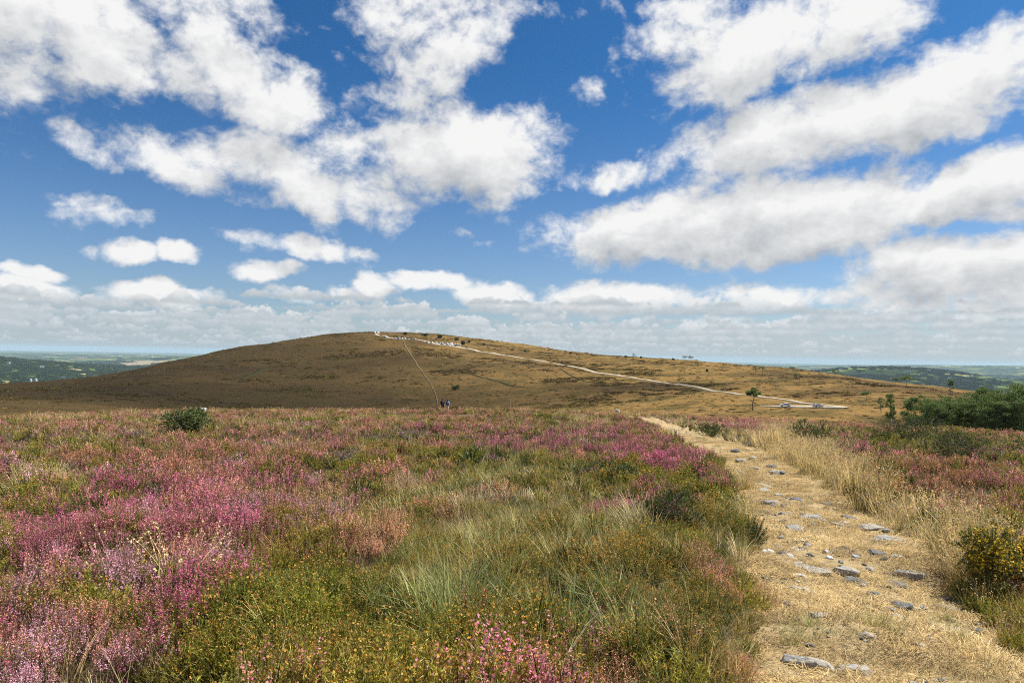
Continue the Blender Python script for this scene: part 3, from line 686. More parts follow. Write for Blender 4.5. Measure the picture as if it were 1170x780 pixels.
ST = [(909, 605, 21, 10, 'g', 'rounded blue grey stone near the left edge of the path, in its upper middle'), (928, 592, 26, 6, 'g', 'long flat grey slab beside two smaller stones, upper middle of the path'),
      (878, 633, 12, 8, 'w', 'small pale white stone against the grass at the left edge of the path'),
      (969, 594, 16, 7, 'd', 'dark jagged stone in the right half of the upper path'), (996, 603, 24, 6, 'g', None), (920, 622, 16, 5, 'g', None), (951, 633, 10, 5, 'd', None),
      (1001, 633, 18, 7, 'd', 'dark smooth stone below the longest grey slab on the path'), (1018, 621, 34, 9, 'g', 'longest grey slab in the right half of the path'), (1025, 637, 12, 5, 'g', None),
      (926, 650, 38, 12, 'g', 'broad cracked grey slab with a white stone at its front edge'), (914, 658, 13, 8, 'w', 'bright white stone at the front edge of a broad grey slab'),
      (966, 655, 26, 8, 'g', None), (974, 665, 26, 8, 'd', 'dark rough stone in the centre of the path'), (1040, 657, 28, 7, 'g', None), (1025, 667, 28, 9, 'd', 'dark wedge shaped stone right of the centre of the path'),
      (994, 652, 8, 6, 'g', None), (1053, 674, 12, 6, 'g', None), (998, 680, 13, 6, 'd', None), (1080, 683, 14, 6, 'd', None), (1105, 681, 14, 7, 'g', None), (1032, 697, 22, 7, 'd', 'dark pointed stone in the lower middle of the path'),
      (1078, 698, 26, 7, 'g', 'pale grey slab near the right side of the lower path'), (915, 676, 26, 5, 'g', None), (936, 707, 24, 6, 'g', None), (1086, 722, 26, 10, 'g', 'slanting grey slab low on the right of the path'),
      (1123, 738, 16, 8, 'g', None), (922, 763, 52, 16, 'g', 'largest grey stone slab, at the bottom left of the path'), (974, 766, 42, 11, 'g', 'second large grey slab at the bottom, right of the largest one'), (1027, 709, 14, 6, 'g', None), (1056, 686, 16, 4, 'g', None),
      (883, 541, 16, 4, 'g', None), (863, 537, 14, 3, 'g', None), (868, 553, 14, 4, 'g', None), (871, 562, 16, 5, 'g', None), (890, 566, 12, 4, 'g', None), (880, 574, 18, 5, 'g', None), (909, 570, 12, 4, 'd', None),
      (848, 527, 14, 3, 'g', None), (840, 515, 10, 2.5, 'd', None), (881, 534, 12, 3, 'd', None), (892, 541, 9, 4, 'd', None), (909, 548, 14, 4, 'g', None), (877, 556, 12, 4, 'g', None), (904, 588, 12, 4, 'g', None), (945, 578, 12, 3.5, 'd', None), (956, 600, 16, 4, 'g', None), (940, 614, 12, 4, 'g', None), (830, 508, 9, 2, 'd', None), (860, 523, 9, 2.5, 'g', None),
      (900, 690, 14, 5, 'g', None), (990, 730, 16, 6, 'g', None), (1050, 740, 14, 6, 'g', None), (948, 640, 9, 4, 'w', None), (1060, 715, 10, 4, 'd', None), (925, 740, 12, 5, 'd', None)]
for i, (a, b, wpx, hpx, kd, lb) in enumerate(ST):
    X_, Y_, Z_, r_ = hit(a, b, 2, 80)
    Z_ = float(path_z(X_, Y_))
    wx = wpx*r_/FPX*1.28; wy = min(hpx*r_/FPX/max(.12, (b-409)/FPX)*.8, wx*1.1); hz = min(.05+wx*.25, .16)
    mt = {'g': M_stone, 'd': M_dark, 'w': M_white}[kd]
    o = stone('stone', wx, max(wy, wx*.45), hz, i*5+1, mt, (X_, Y_, Z_+.012-hz*.5+hz*.31), random.uniform(-.4, .1))
    if lb: tag(o, lb, 'stone', 'larger stones bedded in the path')
    else:
        nm, gp = {'g': ('small plain grey stone half buried in the straw of the path', 'small grey stones in the path'), 'd': ('small dark stone half buried in the straw of the path', 'small dark stones in the path'), 'w': ('small white pebble half buried in the path below the slabs', 'small white stones in the path')}[kd]
        tag(o, nm, 'stone', gp)
# pebbles nobody could count
pb = PB(5)
def pebble(seed):
    q = PB(seed); r = q.r; vs = [rdir(r, math.acos(r.uniform(-1, 1)), r.uniform(0, 6.28)) for _ in range(16)]
    bm = bmesh.new(); [bm.verts.new((v.x*.022, v.y*.016, v.z*.009)) for v in vs]; res = bmesh.ops.convex_hull(bm, input=bm.verts)
    bmesh.ops.triangulate(bm, faces=bm.faces[:]); bm.verts.index_update()
    q.v = [v.co[:] for v in bm.verts]; q.f = [tuple(v.index for v in f.verts) for f in bm.faces]; q.m = [0]*len(q.f); q.c = [.5]*len(q.v); bm.free(); return q
k = 2600; si = 5+rs.uniform(0, 1, k)*24; uu = rs.uniform(-1, 1, k)
cx = np.interp(si, sq, Q[:, 0]); cy = np.interp(si, sq, Q[:, 1]); cw = np.interp(si, sq, Q[:, 2])
px2, py2 = cx+uu*cw, cy
g = fbm(px2*.9, py2*.9, 301, 3) > .0
M_peb = mat('pebble', lambda: ramp(T_(), [(0, (.10, .085, .06)), (.6, (.22, .22, .21)), (1, (.5, .48, .44))]), .8, .3)
scatter_obj('pebbles', [pebble(i) for i in range(4)], np.stack([px2, py2, path_z(px2, py2)+.016], 1)[g], np.stack([rs.normal(0, .2, k), rs.normal(0, .2, k), rs.uniform(0, 6, k)], 1)[g], (.5+2.6*rs.uniform(0, 1, k)**3.5)[g], rs.randint(0, 4, k)[g], rs.uniform(0, 1, k)[g]**1.2, [M_peb], 'small loose pebbles scattered over the footpath')

# ------------------------------------------------------------------ single shrubs
def pb_obj(name, pb, mats, parent=None):
    o = mesh_obj(name, pb.v, pb.f, mats, parent, pb.m)
    a = o.data.attributes.new('cv', 'FLOAT', 'POINT'); a.data.foreach_set('value', np.array(pb.c, np.float32)); return o
def leafy(name, seed, R, H, n, leaf, lm, sm, flower=0, fm=None, fl=.012):
    "bush: stems, leaves and flowers as parts"
    st = PB(seed); lf = PB(seed+1); fw_ = PB(seed+2); r = st.r
    blobs = [(Vector((r.gauss(0, R*.42), r.gauss(0, R*.42), H*r.uniform(.38, .72))), r.uniform(.35, .6)) for _ in range(9)]
    for i in range(n):
        c, q = r.choice(blobs); d = Vector((r.gauss(0, 1), r.gauss(0, 1), r.gauss(.25, 1))).normalized()
        tip = c+Vector((d.x*R*q, d.y*R*q, d.z*H*q*.75)); tip.z = max(tip.z, .03)
        b = Vector((c.x*.3+r.gauss(0, .02), c.y*.3+r.gauss(0, .02), 0)) if i % 6 == 0 else c.lerp(tip, .35)
        st.ribbon([b, b.lerp(tip, .6)+Vector((0, 0, .02)), tip], [leaf*.35, leaf*.25, 0], 0, r.random())
        dd = (tip-b).normalized(); cv = r.random()
        for j in range(16):
            p = b.lerp(tip, r.uniform(.35, 1.03)); e = (dd*.6+Vector((r.gauss(0, .8), r.gauss(0, .8), r.gauss(.1, .6)))).normalized(); lf.tri(p, e, leaf*r.uniform(.8, 1.4), leaf*.42, 0, cv*.6+.4*r.random())
        if flower and r.random() < flower and tip.z > H*.35:
            for j in range(r.randint(4, 9)): fw_.bell(tip.lerp(b, r.random()*.35)+Vector((r.gauss(0, fl), r.gauss(0, fl), r.gauss(0, fl))), fl*r.uniform(.8, 1.3), 0, r.random())
    root = empty(name)
    pb_obj('stem', st, [sm], root)['kind'] = 'stuff'; pb_obj('foliage', lf, [lm], root)['kind'] = 'stuff'
    if flower: pb_obj('flower', fw_, [fm], root)['kind'] = 'stuff'
    return root
def cvm(name, c0, c1, **k): return mat(name, lambda: mix(CV_(), c0, c1), **k)
M_bark = cvm('bark', (.07, .055, .04), (.15, .12, .09), rough=.9)
M_shrub = cvm('shrub_leaf', (.05, .08, .022), (.24, .29, .08), rough=.5, spec=.4, trans=.25)
M_gl = cvm('gorse_bush_leaf', (.10, .12, .026), (.32, .31, .07), rough=.6, trans=.2)
M_yel = cvm('yellow_petal', (.72, .42, .02), (.85, .60, .04), rough=.6, trans=.2)
M_dg = cvm('dark_gorse_leaf', (.04, .065, .015), (.13, .17, .035), rough=.6, trans=.2)
M_ol = cvm('olive_gorse_leaf', (.04, .06, .014), (.13, .16, .03), rough=.6, trans=.2)
def put(o, px, py, sc=1, rz=0, dz=0, rmin=0, rmax=100):
    x_, y_, z_, r_ = hit(px, py, rmin, rmax); o.location = (x_, y_, z_+dz); o.rotation_euler.z = rz; o.scale = (sc,)*3; return r_
def bush(px, py, wpx, hpx, lb, cat, name, seed, n, lm, leaf, fl=0, rmax=100, group=None, rmin=0):
    x_, y_, z_, r_ = hit(px, py, rmin, rmax); Rr = wpx*r_/FPX*.5; Hh = hpx*r_/FPX
    o = leafy(name, seed, Rr, Hh, n, leaf, lm, M_bark, fl, M_yel, leaf*.7); o.location = (x_, y_, z_-.02)
    tag(o, lb, cat, group); return o
bush(219, 497, 50, 27, 'dark green leafy shrub standing above the heather on the left', 'shrub', 'leafy_shrub', 3, 520, M_shrub, .085)
bush(1172, 682, 92, 64, 'tall gorse bush with yellow flowers at the right edge beside the path', 'gorse bush', 'gorse_bush', 11, 400, M_gl, .026, .8)
bush(1128, 680, 56, 70, 'smaller gorse bush with few yellow flowers, left of the tall yellow one', 'gorse bush', 'gorse_bush', 12, 380, M_gl, .024, .16)
bush(925, 508, 42, 26, 'dark round gorse bush behind the pale grass right of the path', 'gorse bush', 'gorse_bush', 13, 360, M_dg, .04)
bush(1040, 505, 80, 26, 'wide low olive gorse mound on the right of the path below the pines', 'gorse bush', 'gorse_bush', 14, 480, M_ol, .045)
bush(1085, 512, 70, 20, 'flat dark gorse mound right of the wide olive one', 'gorse bush', 'gorse_bush', 15, 380, M_ol, .045)
bush(1100, 532, 56, 26, 'nearer green gorse mound in the heather on the right', 'gorse bush', 'gorse_bush', 16, 360, M_dg, .036)
bush(705, 558, 62, 30, 'dark green gorse clump in front of the bright pink heather strip', 'gorse bush', 'gorse_bush', 17, 420, M_dg, .026)
bush(812, 499, 40, 16, 'dark gorse bush at the right edge of the far path', 'gorse bush', 'gorse_bush', 19, 260, M_dg, .05)
bush(770, 612, 90, 50, 'broad olive gorse clump left of the path bend', 'gorse bush', 'gorse_bush', 21, 520, M_ol, .022)
# white stones at the crest
for (a, b, wpx, lb) in ((705, 466, 6.5, 'white boulder in the heather at the crest, left of the path'), (232, 474, 7, 'pale stone lying behind the leafy shrub on the crest')):
    x_, y_, z_, r_ = hit(a, b, 30, 90); sz = wpx*r_/FPX
    tag(stone('boulder', sz, sz*.6, sz*.55, int(a), M_white, (x_, y_, z_+.42), .3), lb, 'boulder')
# marker post
x_, y_, z_, r_ = hit(582.5, 470, 60, 110)
def cyl(bm, p0, p1, ra, rb, seg=10):
    d = Vector(p1)-Vector(p0); L = d.length; rot = d.to_track_quat('Z', 'Y').to_matrix().to_4x4()
    return bmesh.ops.create_cone(bm, cap_ends=True, segments=seg, radius1=ra, radius2=rb, depth=L, matrix=Matrix.Translation((Vector(p0)+Vector(p1))/2) @ rot)
def bm_obj(name, bm, mats, parent=None, smooth=False, bev=0):
    if bev: bmesh.ops.bevel(bm, geom=bm.edges[:], offset=bev, segments=2, affect='EDGES')
    me = bpy.data.meshes.new(name); bm.to_mesh(me); bm.free()
    for k_ in (mats if isinstance(mats, list) else [mats]): me.materials.append(k_)
    if smooth: me.polygons.foreach_set('use_smooth', [True]*len(me.polygons))
    o = bpy.data.objects.new(name, me); COL.objects.link(o); o.parent = parent; return o
M_wood = mat('weathered_wood', lambda: mix(noise(geo_pos(), 12, 4), (.28, .23, .15), (.48, .42, .30)), .9)
bm = bmesh.new(); cyl(bm, (0, 0, -.3), (0, 0, 1.15), .045, .04); cyl(bm, (0, 0, 1.152), (0, 0, 1.21), .04, .01)
tag(bm_obj('marker_post', bm, M_wood), 'thin pale wooden post standing right of the two walkers', 'post').location = (x_, y_, z_)

# ------------------------------------------------------------------ trees
M_needle = cvm('pine_needles', (.06, .10, .026), (.22, .29, .075), rough=.6, trans=.35)
M_needle2 = cvm('pale_pine_needles', (.075, .115, .03), (.21, .27, .07), rough=.6, trans=.35)
M_trunk = cvm('pine_bark', (.075, .055, .04), (.17, .13, .095), rough=.95)
def tube(V, F, pts, rad, seg=7):
    b0 = len(V)
    for k, (p, r_) in enumerate(zip(pts, rad)):
        d = (pts[min(k+1, len(pts)-1)]-pts[max(k-1, 0)]).normalized(); s_ = d.orthogonal().normalized(); t_ = d.cross(s_)
        for j in range(seg):
            a = math.tau*j/seg; V.append((p+s_*math.cos(a)*r_+t_*math.sin(a)*r_)[:])
    for k in range(len(pts)-1):
        for j in range(seg): F.append((b0+k*seg+j, b0+k*seg+(j+1) % seg, b0+(k+1)*seg+(j+1) % seg, b0+(k+1)*seg+j))
def pine(seed, H, W, base_h, clumps, n, leaf, style='grove', lm=None):
    r = random.Random(seed); root = empty('pine_tree'); V = []; F = []; LV = []; LF = []
    sway = [Vector((0, 0, -.3)), Vector((r.gauss(0, .15), r.gauss(0, .15), H*.35)), Vector((r.gauss(0, .35), r.gauss(0, .3), H*.7)), Vector((r.gauss(0, .4), r.gauss(0, .3), H*.92))]
    tube(V, F, sway, [H*.022, H*.018, H*.012, H*.004])
    def tp(t):
        t = min(max(t, 0), .999)*3; k = int(t); return sway[k].lerp(sway[k+1], t-k)
    cl = []
    for i in range(clumps):
        if style == 'flat': h = r.uniform(.68, 1.0); wd = W*.5*(1.15-.5*(h-.68)/.32)
        elif style == 'thin': h = r.uniform(.35, 1.0); wd = W*.5*(1.05-.7*(h-.35)/.65)
        else: h = base_h+(1-base_h)*r.random()**.85; q = (h-base_h)/(1-base_h); wd = W*.5*(1-.55*q**2.2)
        a = r.uniform(0, math.tau); q = r.uniform(.25, 1)**.6
        c = Vector((math.cos(a)*wd*q, math.sin(a)*wd*q, H*h)); cl.append((c, r.uniform(.10, .17)*W*(1.15 if style == 'flat' else 1)))
        s0 = tp(max(.15, h-.12-.1*r.random())); 
        tube(LV, LF, [s0, s0.lerp(c, .5)+Vector((0, 0, -.04*W)), c], [H*.006, H*.0045, H*.002], 5)
    pb = PB(seed+9); rr_ = pb.r
    for i in range(n):
        c, s_ = rr_.choice(cl); d = Vector((rr_.gauss(0, 1), rr_.gauss(0, 1), rr_.gauss(0, .62))); d = d.normalized()*rr_.random()**.4
        p = c+Vector((d.x*s_*1.25, d.y*s_*1.25, d.z*s_*.8)); e = Vector((rr_.gauss(0, 1)+d.x, rr_.gauss(0, 1)+d.y, rr_.gauss(.5, .7))).normalized()
        pb.tri(p, e, leaf*rr_.uniform(.7, 1.4), leaf*.55, 0, rr_.random())
    def cvo(name, V_, F_, mt):
        o = mesh_obj(name, V_, F_, mt, root, None, True); a = o.data.attributes.new('cv', 'FLOAT', 'POINT'); a.data.foreach_set('value', np.random.RandomState(seed).rand(len(V_)).astype(np.float32)); return o
    tr = cvo('trunk', V, F, M_trunk); cvo('limb', LV, LF, M_trunk).parent = tr
    pb_obj('crown', pb, [lm or M_needle], root)
    return root
def copy_tree(o, parent=None):
    c = o.copy(); COL.objects.link(c); c.parent = parent
    for ch in o.children: copy_tree(ch, c)
    return c
protos = [pine(31, 6.0, 5.4, .16, 34, 5200, .26), pine(47, 6.6, 5.0, .22, 32, 5000, .26, lm=M_needle2), pine(58, 5.6, 6.0, .12, 36, 5400, .26), pine(66, 7.0, 4.6, .3, 28, 4400, .26, lm=M_needle2)]
used = [False]*4
# top px, base px, distance, variant, label
GR = [(1047, 450, 205, 0, 'dark round pine at the left end of the pine grove'), (1062, 453, 212, 1, None), (1077, 452, 208, 2, None), (1090, 451, 216, 0, None), (1103, 450, 206, 2, None),
      (1116, 446, 212, 1, None), (1127, 441, 204, 0, 'tall broad pine rising highest in the middle right of the grove'), (1140, 444, 208, 3, None), (1152, 441, 203, 2, None), (1166, 437, 207, 1, 'tallest pine at the right edge of the photograph'), (1182, 441, 204, 0, None),
      (1196, 440, 210, 2, None), (1055, 456, 200, 2, None), (1110, 454, 200, 3, None), (1133, 452, 198, 2, None), (1160, 455, 199, 0, None), (1085, 457, 201, 3, None), (1070, 457, 199, 0, None), (1097, 457, 198, 1, None), (1146, 456, 197, 1, None), (1121, 458, 196, 0, None), (1175, 452, 197, 2, None), (1214, 443, 206, 1, None), (1232, 441, 204, 0, None), (1252, 444, 208, 2, None), (1276, 446, 205, 1, None), (1205, 452, 199, 0, None), (1300, 448, 207, 0, None)]
protoH = [6.0, 6.6, 5.6, 7.0]
def place_pine(kx, ty, dist, vi, lb, gp, i=0, sy=1):
    a, e = pxdir(kx, ty); x_, y_ = math.sin(a)*dist, math.cos(a)*dist; z_ = float(zt(x_, y_)); top = EYE+e*dist-.9
    o = protos[vi] if not used[vi] else copy_tree(protos[vi]); used[vi] = True
    s_ = (top-z_)/protoH[vi]/.98
    o.location = (x_, y_, z_); o.rotation_euler.z = i*1.7; w_ = .62+.38*s_ if s_ > 1 else s_; o.scale = (w_*sy, w_*sy, s_)
    if 'group' in o.keys(): del o['group']
    tag(o, lb, 'pine tree', gp); return o
for i, (kx, ty, dist, vi, lb) in enumerate(GR):
    place_pine(kx, ty, dist, vi, lb or 'bushy green pine standing crowded inside the pine grove', 'pines of the grove on the right', i)
LP = [(1017, 448, 200, 3, .5, 'two tone pine standing alone just left of the grove')]
for i, (kx, ty, dist, vi, sy, lb) in enumerate(LP): place_pine(kx, ty, dist, vi, lb, None, i+3, sy)
def solo(px, top, base, seed, lb, style, Wf, rmin=150, n=900, gp=None, cat='pine tree'):
    x_, y_, z_, r_ = hit(px, base, rmin); H = (base-top)*r_/FPX+.3
    o = pine(seed, H, H*Wf, .3, 12 if style != 'grove' else 14, n, H*.085, style, M_needle2); o.location = (x_, y_, z_); o.rotation_euler.z = seed
    tag(o, lb, cat, gp); return o
solo(860, 446.5, 469, 101, 'lone pine with a bare trunk and spreading crown beside the car park', 'flat', .55, 180, 1300)
solo(1036, 432, 442, 105, 'pine with a flat wide crown rising behind the left end of the grove', 'flat', 1.3, 300)
solo(1023, 433.5, 440, 106, 'small pine on the hill line just left of the flat crowned one', 'flat', 1.0, 300)
solo(1086, 437, 450, 102, 'thin tall pine standing out above the middle of the grove', 'thin', .5, 210, 900)
solo(990.5, 449.5, 458, 103, 'small crooked tree on the slope above the car park road', 'flat', 1.0, 200)
solo(1007, 456, 472, 104, 'slender half bare tree left of the two tone pine', 'thin', .45, 170, 260)
for i, (a, t_, b, lb) in enumerate([(724, 404.5, 409.5, 'dark bushy tree on the skyline right of the hilltop'), (782.5, 407, 413, 'left one of a pair of thin trees on the skyline'), (789.5, 407, 413.5, 'right one of a pair of thin trees on the skyline'),
                             (797, 414, 420, 'small tree just below the pair on the skyline'), (863, 420.5, 427, 'left one of two small trees on the upper right slope'), (871, 420, 428, 'right one of two small trees on the upper right slope'),
                             (910, 423, 433, 'largest dark tree on the upper right slope'), (905, 420, 427, 'small crown showing just left of the largest slope tree'), (954, 424, 432, 'lone small tree on the skyline at the far right slope')]):
    solo(a, t_, b, 200+i, lb, 'grove' if i in (0, 6) else 'flat', .95, 300, 420)

# dark shrubs dotting the hill
HS = [(520, 445.5, 7, 'round black looking bush alone in the middle of the hill slope'), (715, 408, 3, None), (732, 409, 3, None), (769, 411, 3, None), (808, 424, 4, None),
      (485, 384.3, 14, 'long low thicket on the hill line above the first parked cars'), (503, 386.3, 10, 'low dark thicket on the hill line above the big row of cars'), (522, 389.3, 10, None), (536, 391, 4, None), (463, 382.5, 6, None), (529, 393.5, 9, 'dark scrub right behind the end of the big row of cars'),
      (553, 394, 4, None), (600, 401.5, 3, None), (652, 404, 3, None)]
for i, (a, b, wpx, lb) in enumerate(HS):
    x_, y_, z_, r_ = hit(a, b, 200); Rr = wpx*r_/FPX*.5*(.6 if i else 1); o = leafy('hill_bush', 300+i, Rr, min(Rr*1.5, 4.5) if i else Rr*1.7, 110, r_*.0011, M_dg, M_bark); o.location = (x_, y_, z_-.1)
    tag(o, lb or 'tiny dark bush dotting the ridge of the hill', 'bush', 'bushes on the hill')

# ------------------------------------------------------------------ cars
M_paintw = mat('white_car_paint', (.80, .80, .80), .5, .4); M_paints = mat('silver_car_paint', (.55, .56, .57), .5, .4); M_paintb = mat('dark_blue_car_paint', (.03, .05, .09), .25, .5); M_paintr = mat('red_car_paint', (.28, .03, .03), .3, .5)
M_glass = mat('car_glass', (.02, .025, .03), .08, .6); M_tyre = mat('tyre_rubber', (.02, .02, .02), .9, .2); M_rim = mat('wheel_rim', (.5, .5, .52), .3, .5, metal=.7); M_lamp = mat('lamp_glass', (.75, .75, .72), .15, .5)
def car_shell():
    "body side profile lofted across the width"
    prof = [(-2.1, .35), (-2.18, .62), (-2.12, .92), (-1.95, 1.0), (-1.45, 1.40), (-.6, 1.48), (.35, 1.42), (1.05, .98), (1.9, .82), (2.12, .62), (2.12, .35), (0, .28)]
    bm = bmesh.new(); rows = []
    for y_, k_ in ((-.86, .0), (-.80, 1), (.80, 1), (.86, 0)):
        row = []
        for (x_, z_) in prof:
            zz = z_; yy = y_
            if z_ > .95: yy = y_*(1-(z_-.95)*.35)
            row.append(bm.verts.new((x_*(1 if k_ else .985), yy, zz if k_ else (zz-.03 if zz > .5 else zz))))
        rows.append(row)
    n = len(prof)
    for a in range(3):
        for j in range(n): bm.faces.new((rows[a][j], rows[a][(j+1) % n], rows[a+1][(j+1) % n], rows[a+1][j]))
    bm.faces.new(rows[0][::-1]); bm.faces.new(rows[-1]); bmesh.ops.recalc_face_normals(bm, faces=bm.faces[:]); return bm
def add_prism(bm, pts, y0, y1, mi=0):
    A = [bm.verts.new((p[0], y0, p[1])) for p in pts]; B = [bm.verts.new((p[0], y1, p[1])) for p in pts]; n = len(pts)
    fs = [bm.faces.new(A[::-1]), bm.faces.new(B)]+[bm.faces.new((A[j], A[(j+1) % n], B[(j+1) % n], B[j])) for j in range(n)]
    for f in fs: f.material_index = mi
def glass_bm(sy_, q_):
    bm = bmesh.new()
    for sy in (sy_,):
        for pts in (((-1.40, 1.05), (-1.28, 1.30), (-.62, 1.34), (-.62, 1.05)), ((-.54, 1.05), (-.54, 1.34), (.24, 1.30), (.72, 1.05)))[q_:q_+1]:
            A = []
            for off in (.0, .02):
                A.append([bm.verts.new((p[0], sy*((.86 if p[1] < 1.1 else .86*(1-(p[1]-.95)*.33))+off-.01), p[1])) for p in pts])
            bm.faces.new(A[1]); bm.faces.new(A[0][::-1])
            for j in range(4): bm.faces.new((A[0][j], A[0][(j+1) % 4], A[1][(j+1) % 4], A[1][j]))
    bmesh.ops.recalc_face_normals(bm, faces=bm.faces[:]); return bm
def screen_bm(x0, z0, x1, z1):
    bm = bmesh.new(); d = Vector((z1-z0, 0, -(x1-x0))).normalized()*.02
    if (x0 < 0) == (d.x > 0): d = -d
    a = [(x0, -.70, z0), (x1, -.62, z1), (x1, .62, z1), (x0, .70, z0)]
    v0 = [bm.verts.new(p) for p in a]; v1 = [bm.verts.new((p[0]+d.x, p[1], p[2]+d.z)) for p in a]
    bm.faces.new(v0); bm.faces.new(v1)
    for j in range(4): bm.faces.new((v0[j], v0[(j+1) % 4], v1[(j+1) % 4], v1[j]))
    bmesh.ops.recalc_face_normals(bm, faces=bm.faces[:]); return bm
def make_car(paint):
    root = empty('parked_car'); b = bm_obj('body', car_shell(), paint, root)
    for sy in (-1, 1):
        for q in range(2): bm_obj('side_window', glass_bm(sy, q), M_glass, root)
    bm_obj('windscreen', screen_bm(1.02, 1.0, .42, 1.40), M_glass, root); bm_obj('rear_window', screen_bm(-1.90, 1.03, -1.50, 1.36), M_glass, root)
    for x_ in (-1.32, 1.32):
        for y_ in (-.80, .80):
            bm = bmesh.new(); cyl(bm, (x_, y_-.1, .33), (x_, y_+.1, .33), .33, .33, 18); w_ = bm_obj('wheel', bm, M_tyre, root)
            bm = bmesh.new(); s_ = 1 if y_ > 0 else -1; cyl(bm, (x_, y_+s_*.09, .33), (x_, y_+s_*.115, .33), .2, .18, 12); bm_obj('rim', bm, M_rim, w_)
    for y_ in (-.6, .6):
        bm = bmesh.new(); bmesh.ops.create_uvsphere(bm, u_segments=10, v_segments=6, radius=.13, matrix=Matrix.Translation((2.05, y_, .68)) @ Matrix.Diagonal((.5, 1, .6, 1))); bm_obj('headlight', bm, M_lamp, root, True)
    return root
def place_car(o, px, py, rz, lb, gp=None, rmin=150, lift=.36, cat='car', sc=1):
    x_, y_, z_, r_ = hit(px, py, rmin); o.location = (x_, y_, z_+lift); o.rotation_euler.z = rz; o.scale = (sc,)*3; tag(o, lb, cat, gp); return o
c1 = make_car(M_paintw)
place_car(c1, 897, 465.2, 2.9, 'white car parked at the left side of the car park', None, 200, sc=1.0)
place_car(make_car(M_paints), 934.5, 465.9, .15, 'silver car standing in the middle of the car park', None, 200, sc=.95)
def far_car(paint, van=False):
    "a car small in the picture: one mesh"
    bm = car_shell()
    if van:
        for v in bm.verts:
            if v.co.z > .95: v.co.z += .75; v.co.x = v.co.x*1.25-.1
    for f in bm.faces: f.material_index = 0
    for sy in (-.83, .83): add_prism(bm, [(-1.3, 1.0), (-1.2, 1.33), (.3, 1.33), (.8, 1.0)], sy-.03, sy+.03, 1)
    for x_ in (-1.32, 1.32):
        for y_ in (-.8, .8):
            k0 = len(bm.faces); cyl(bm, (x_, y_-.1, .33), (x_, y_+.1, .33), .33, .33, 10); bm.faces.ensure_lookup_table()
            for f in bm.faces[k0:]: f.material_index = 2
    return bm_obj('parked_car', bm, [paint, M_glass, M_tyre])
fp = {'w': far_car(M_paintw), 's': far_car(M_paints), 'b': far_car(M_paintb), 'r': far_car(M_paintr), 'v': far_car(M_paintw, True)}
fu = set()
FC = [(428, 380.6, 'v', 'white van parked at the very top of the hill', None), (432.5, 381.2, 'v', 'second white van just right of the topmost one', None), (440, 385, 'w', 'single white car below the hilltop vans', None)]
FC += [(452+3.5*i, 387.3, k_, 'tiny car in the short row where the straight track meets the road', 'cars in the short upper row') for i, k_ in enumerate('wvwwb')]
FC += [(470.5, 387.6, 'b', None, 0), (474, 387.9, 's', None, 0)]
FC += [(488, 391.3, 'w', None, 0), (493, 391.9, 'w', None, 0)]
FC += [(499+2.9*i, 392.3+.26*i, k_, 'tiny car in the long back row beside the summit road', 'cars in the long row at the summit') for i, k_ in enumerate('wswbwwvsww')]
FC += [(505+3.1*i, 393.9+.3*i, k_, 'tiny car in the long front row beside the summit road', 'cars in the long row at the summit') for i, k_ in enumerate('bwswwb')]
FC += [(528.5, 396.6, 'r', 'dark red car standing apart at the lower end of the car rows', None), (533, 397.6, 'b', 'dark car just below the red one at the end of the rows', None)]
for i, (a, b, k_, lb, gp) in enumerate(FC):
    o = fp[k_] if k_ not in fu else fp[k_].copy()
    if k_ in fu: COL.objects.link(o)
    fu.add(k_)
    if 'group' in o.keys(): del o['group']
    if gp == 0: lb, gp = 'tiny car standing between the short row and the long row on the hill', 'cars between the two rows'
    place_car(o, a, b, random.choice((-.6, 2.5, 1.0))+random.uniform(-.1, .1), lb, gp, 600, .35, sc=.98)

# ------------------------------------------------------------------ two walkers seen from behind
M_skin = mat('skin', (.52, .33, .24), .6, .3, .1); M_black = mat('black_cloth', (.016, .016, .02), .85, .2); M_blue = mat('blue_cloth', (.22, .42, .75), .85, .2); M_navy = mat('navy_cloth', (.03, .05, .12), .85, .2)
M_beige = mat('beige_cloth', (.50, .42, .36), .85, .2); M_hair = mat('dark_hair', (.025, .018, .014), .7, .3); M_boot = mat('boot_leather', (.06, .045, .03), .7, .3); M_strap = mat('strap_web', (.03, .03, .03), .8)
def skin_mesh(name, joints, edges, rads, mt, parent, lv=2, root_i=0, clip=None):
    me = bpy.data.meshes.new(name+'_s'); me.from_pydata(joints, edges, []); o = bpy.data.objects.new(name+'_s', me); COL.objects.link(o)
    o.modifiers.new('s', 'SKIN'); sk = me.skin_vertices[0].data
    for i, r_ in enumerate(rads): sk[i].radius = (r_, r_) if isinstance(r_, float) else r_
    sk[root_i].use_root = True
    sb = o.modifiers.new('b', 'SUBSURF'); sb.levels = lv; sb.render_levels = lv
    dg = bpy.context.evaluated_depsgraph_get(); nm = bpy.data.meshes.new_from_object(o.evaluated_get(dg)); nm.name = name
    bpy.data.objects.remove(o); nm.materials.clear(); nm.materials.append(mt); nm.polygons.foreach_set('use_smooth', [True]*len(nm.polygons))
    q = bpy.data.objects.new(name, nm); COL.objects.link(q); q.parent = parent; return q
def ball(name, c, r_, mt, parent):
    bm = bmesh.new(); bmesh.ops.create_uvsphere(bm, u_segments=20, v_segments=14, radius=1, matrix=Matrix.Translation(c) @ Matrix.Diagonal((r_[0], r_[1], r_[2], 1))); return bm_obj(name, bm, mt, parent, True)
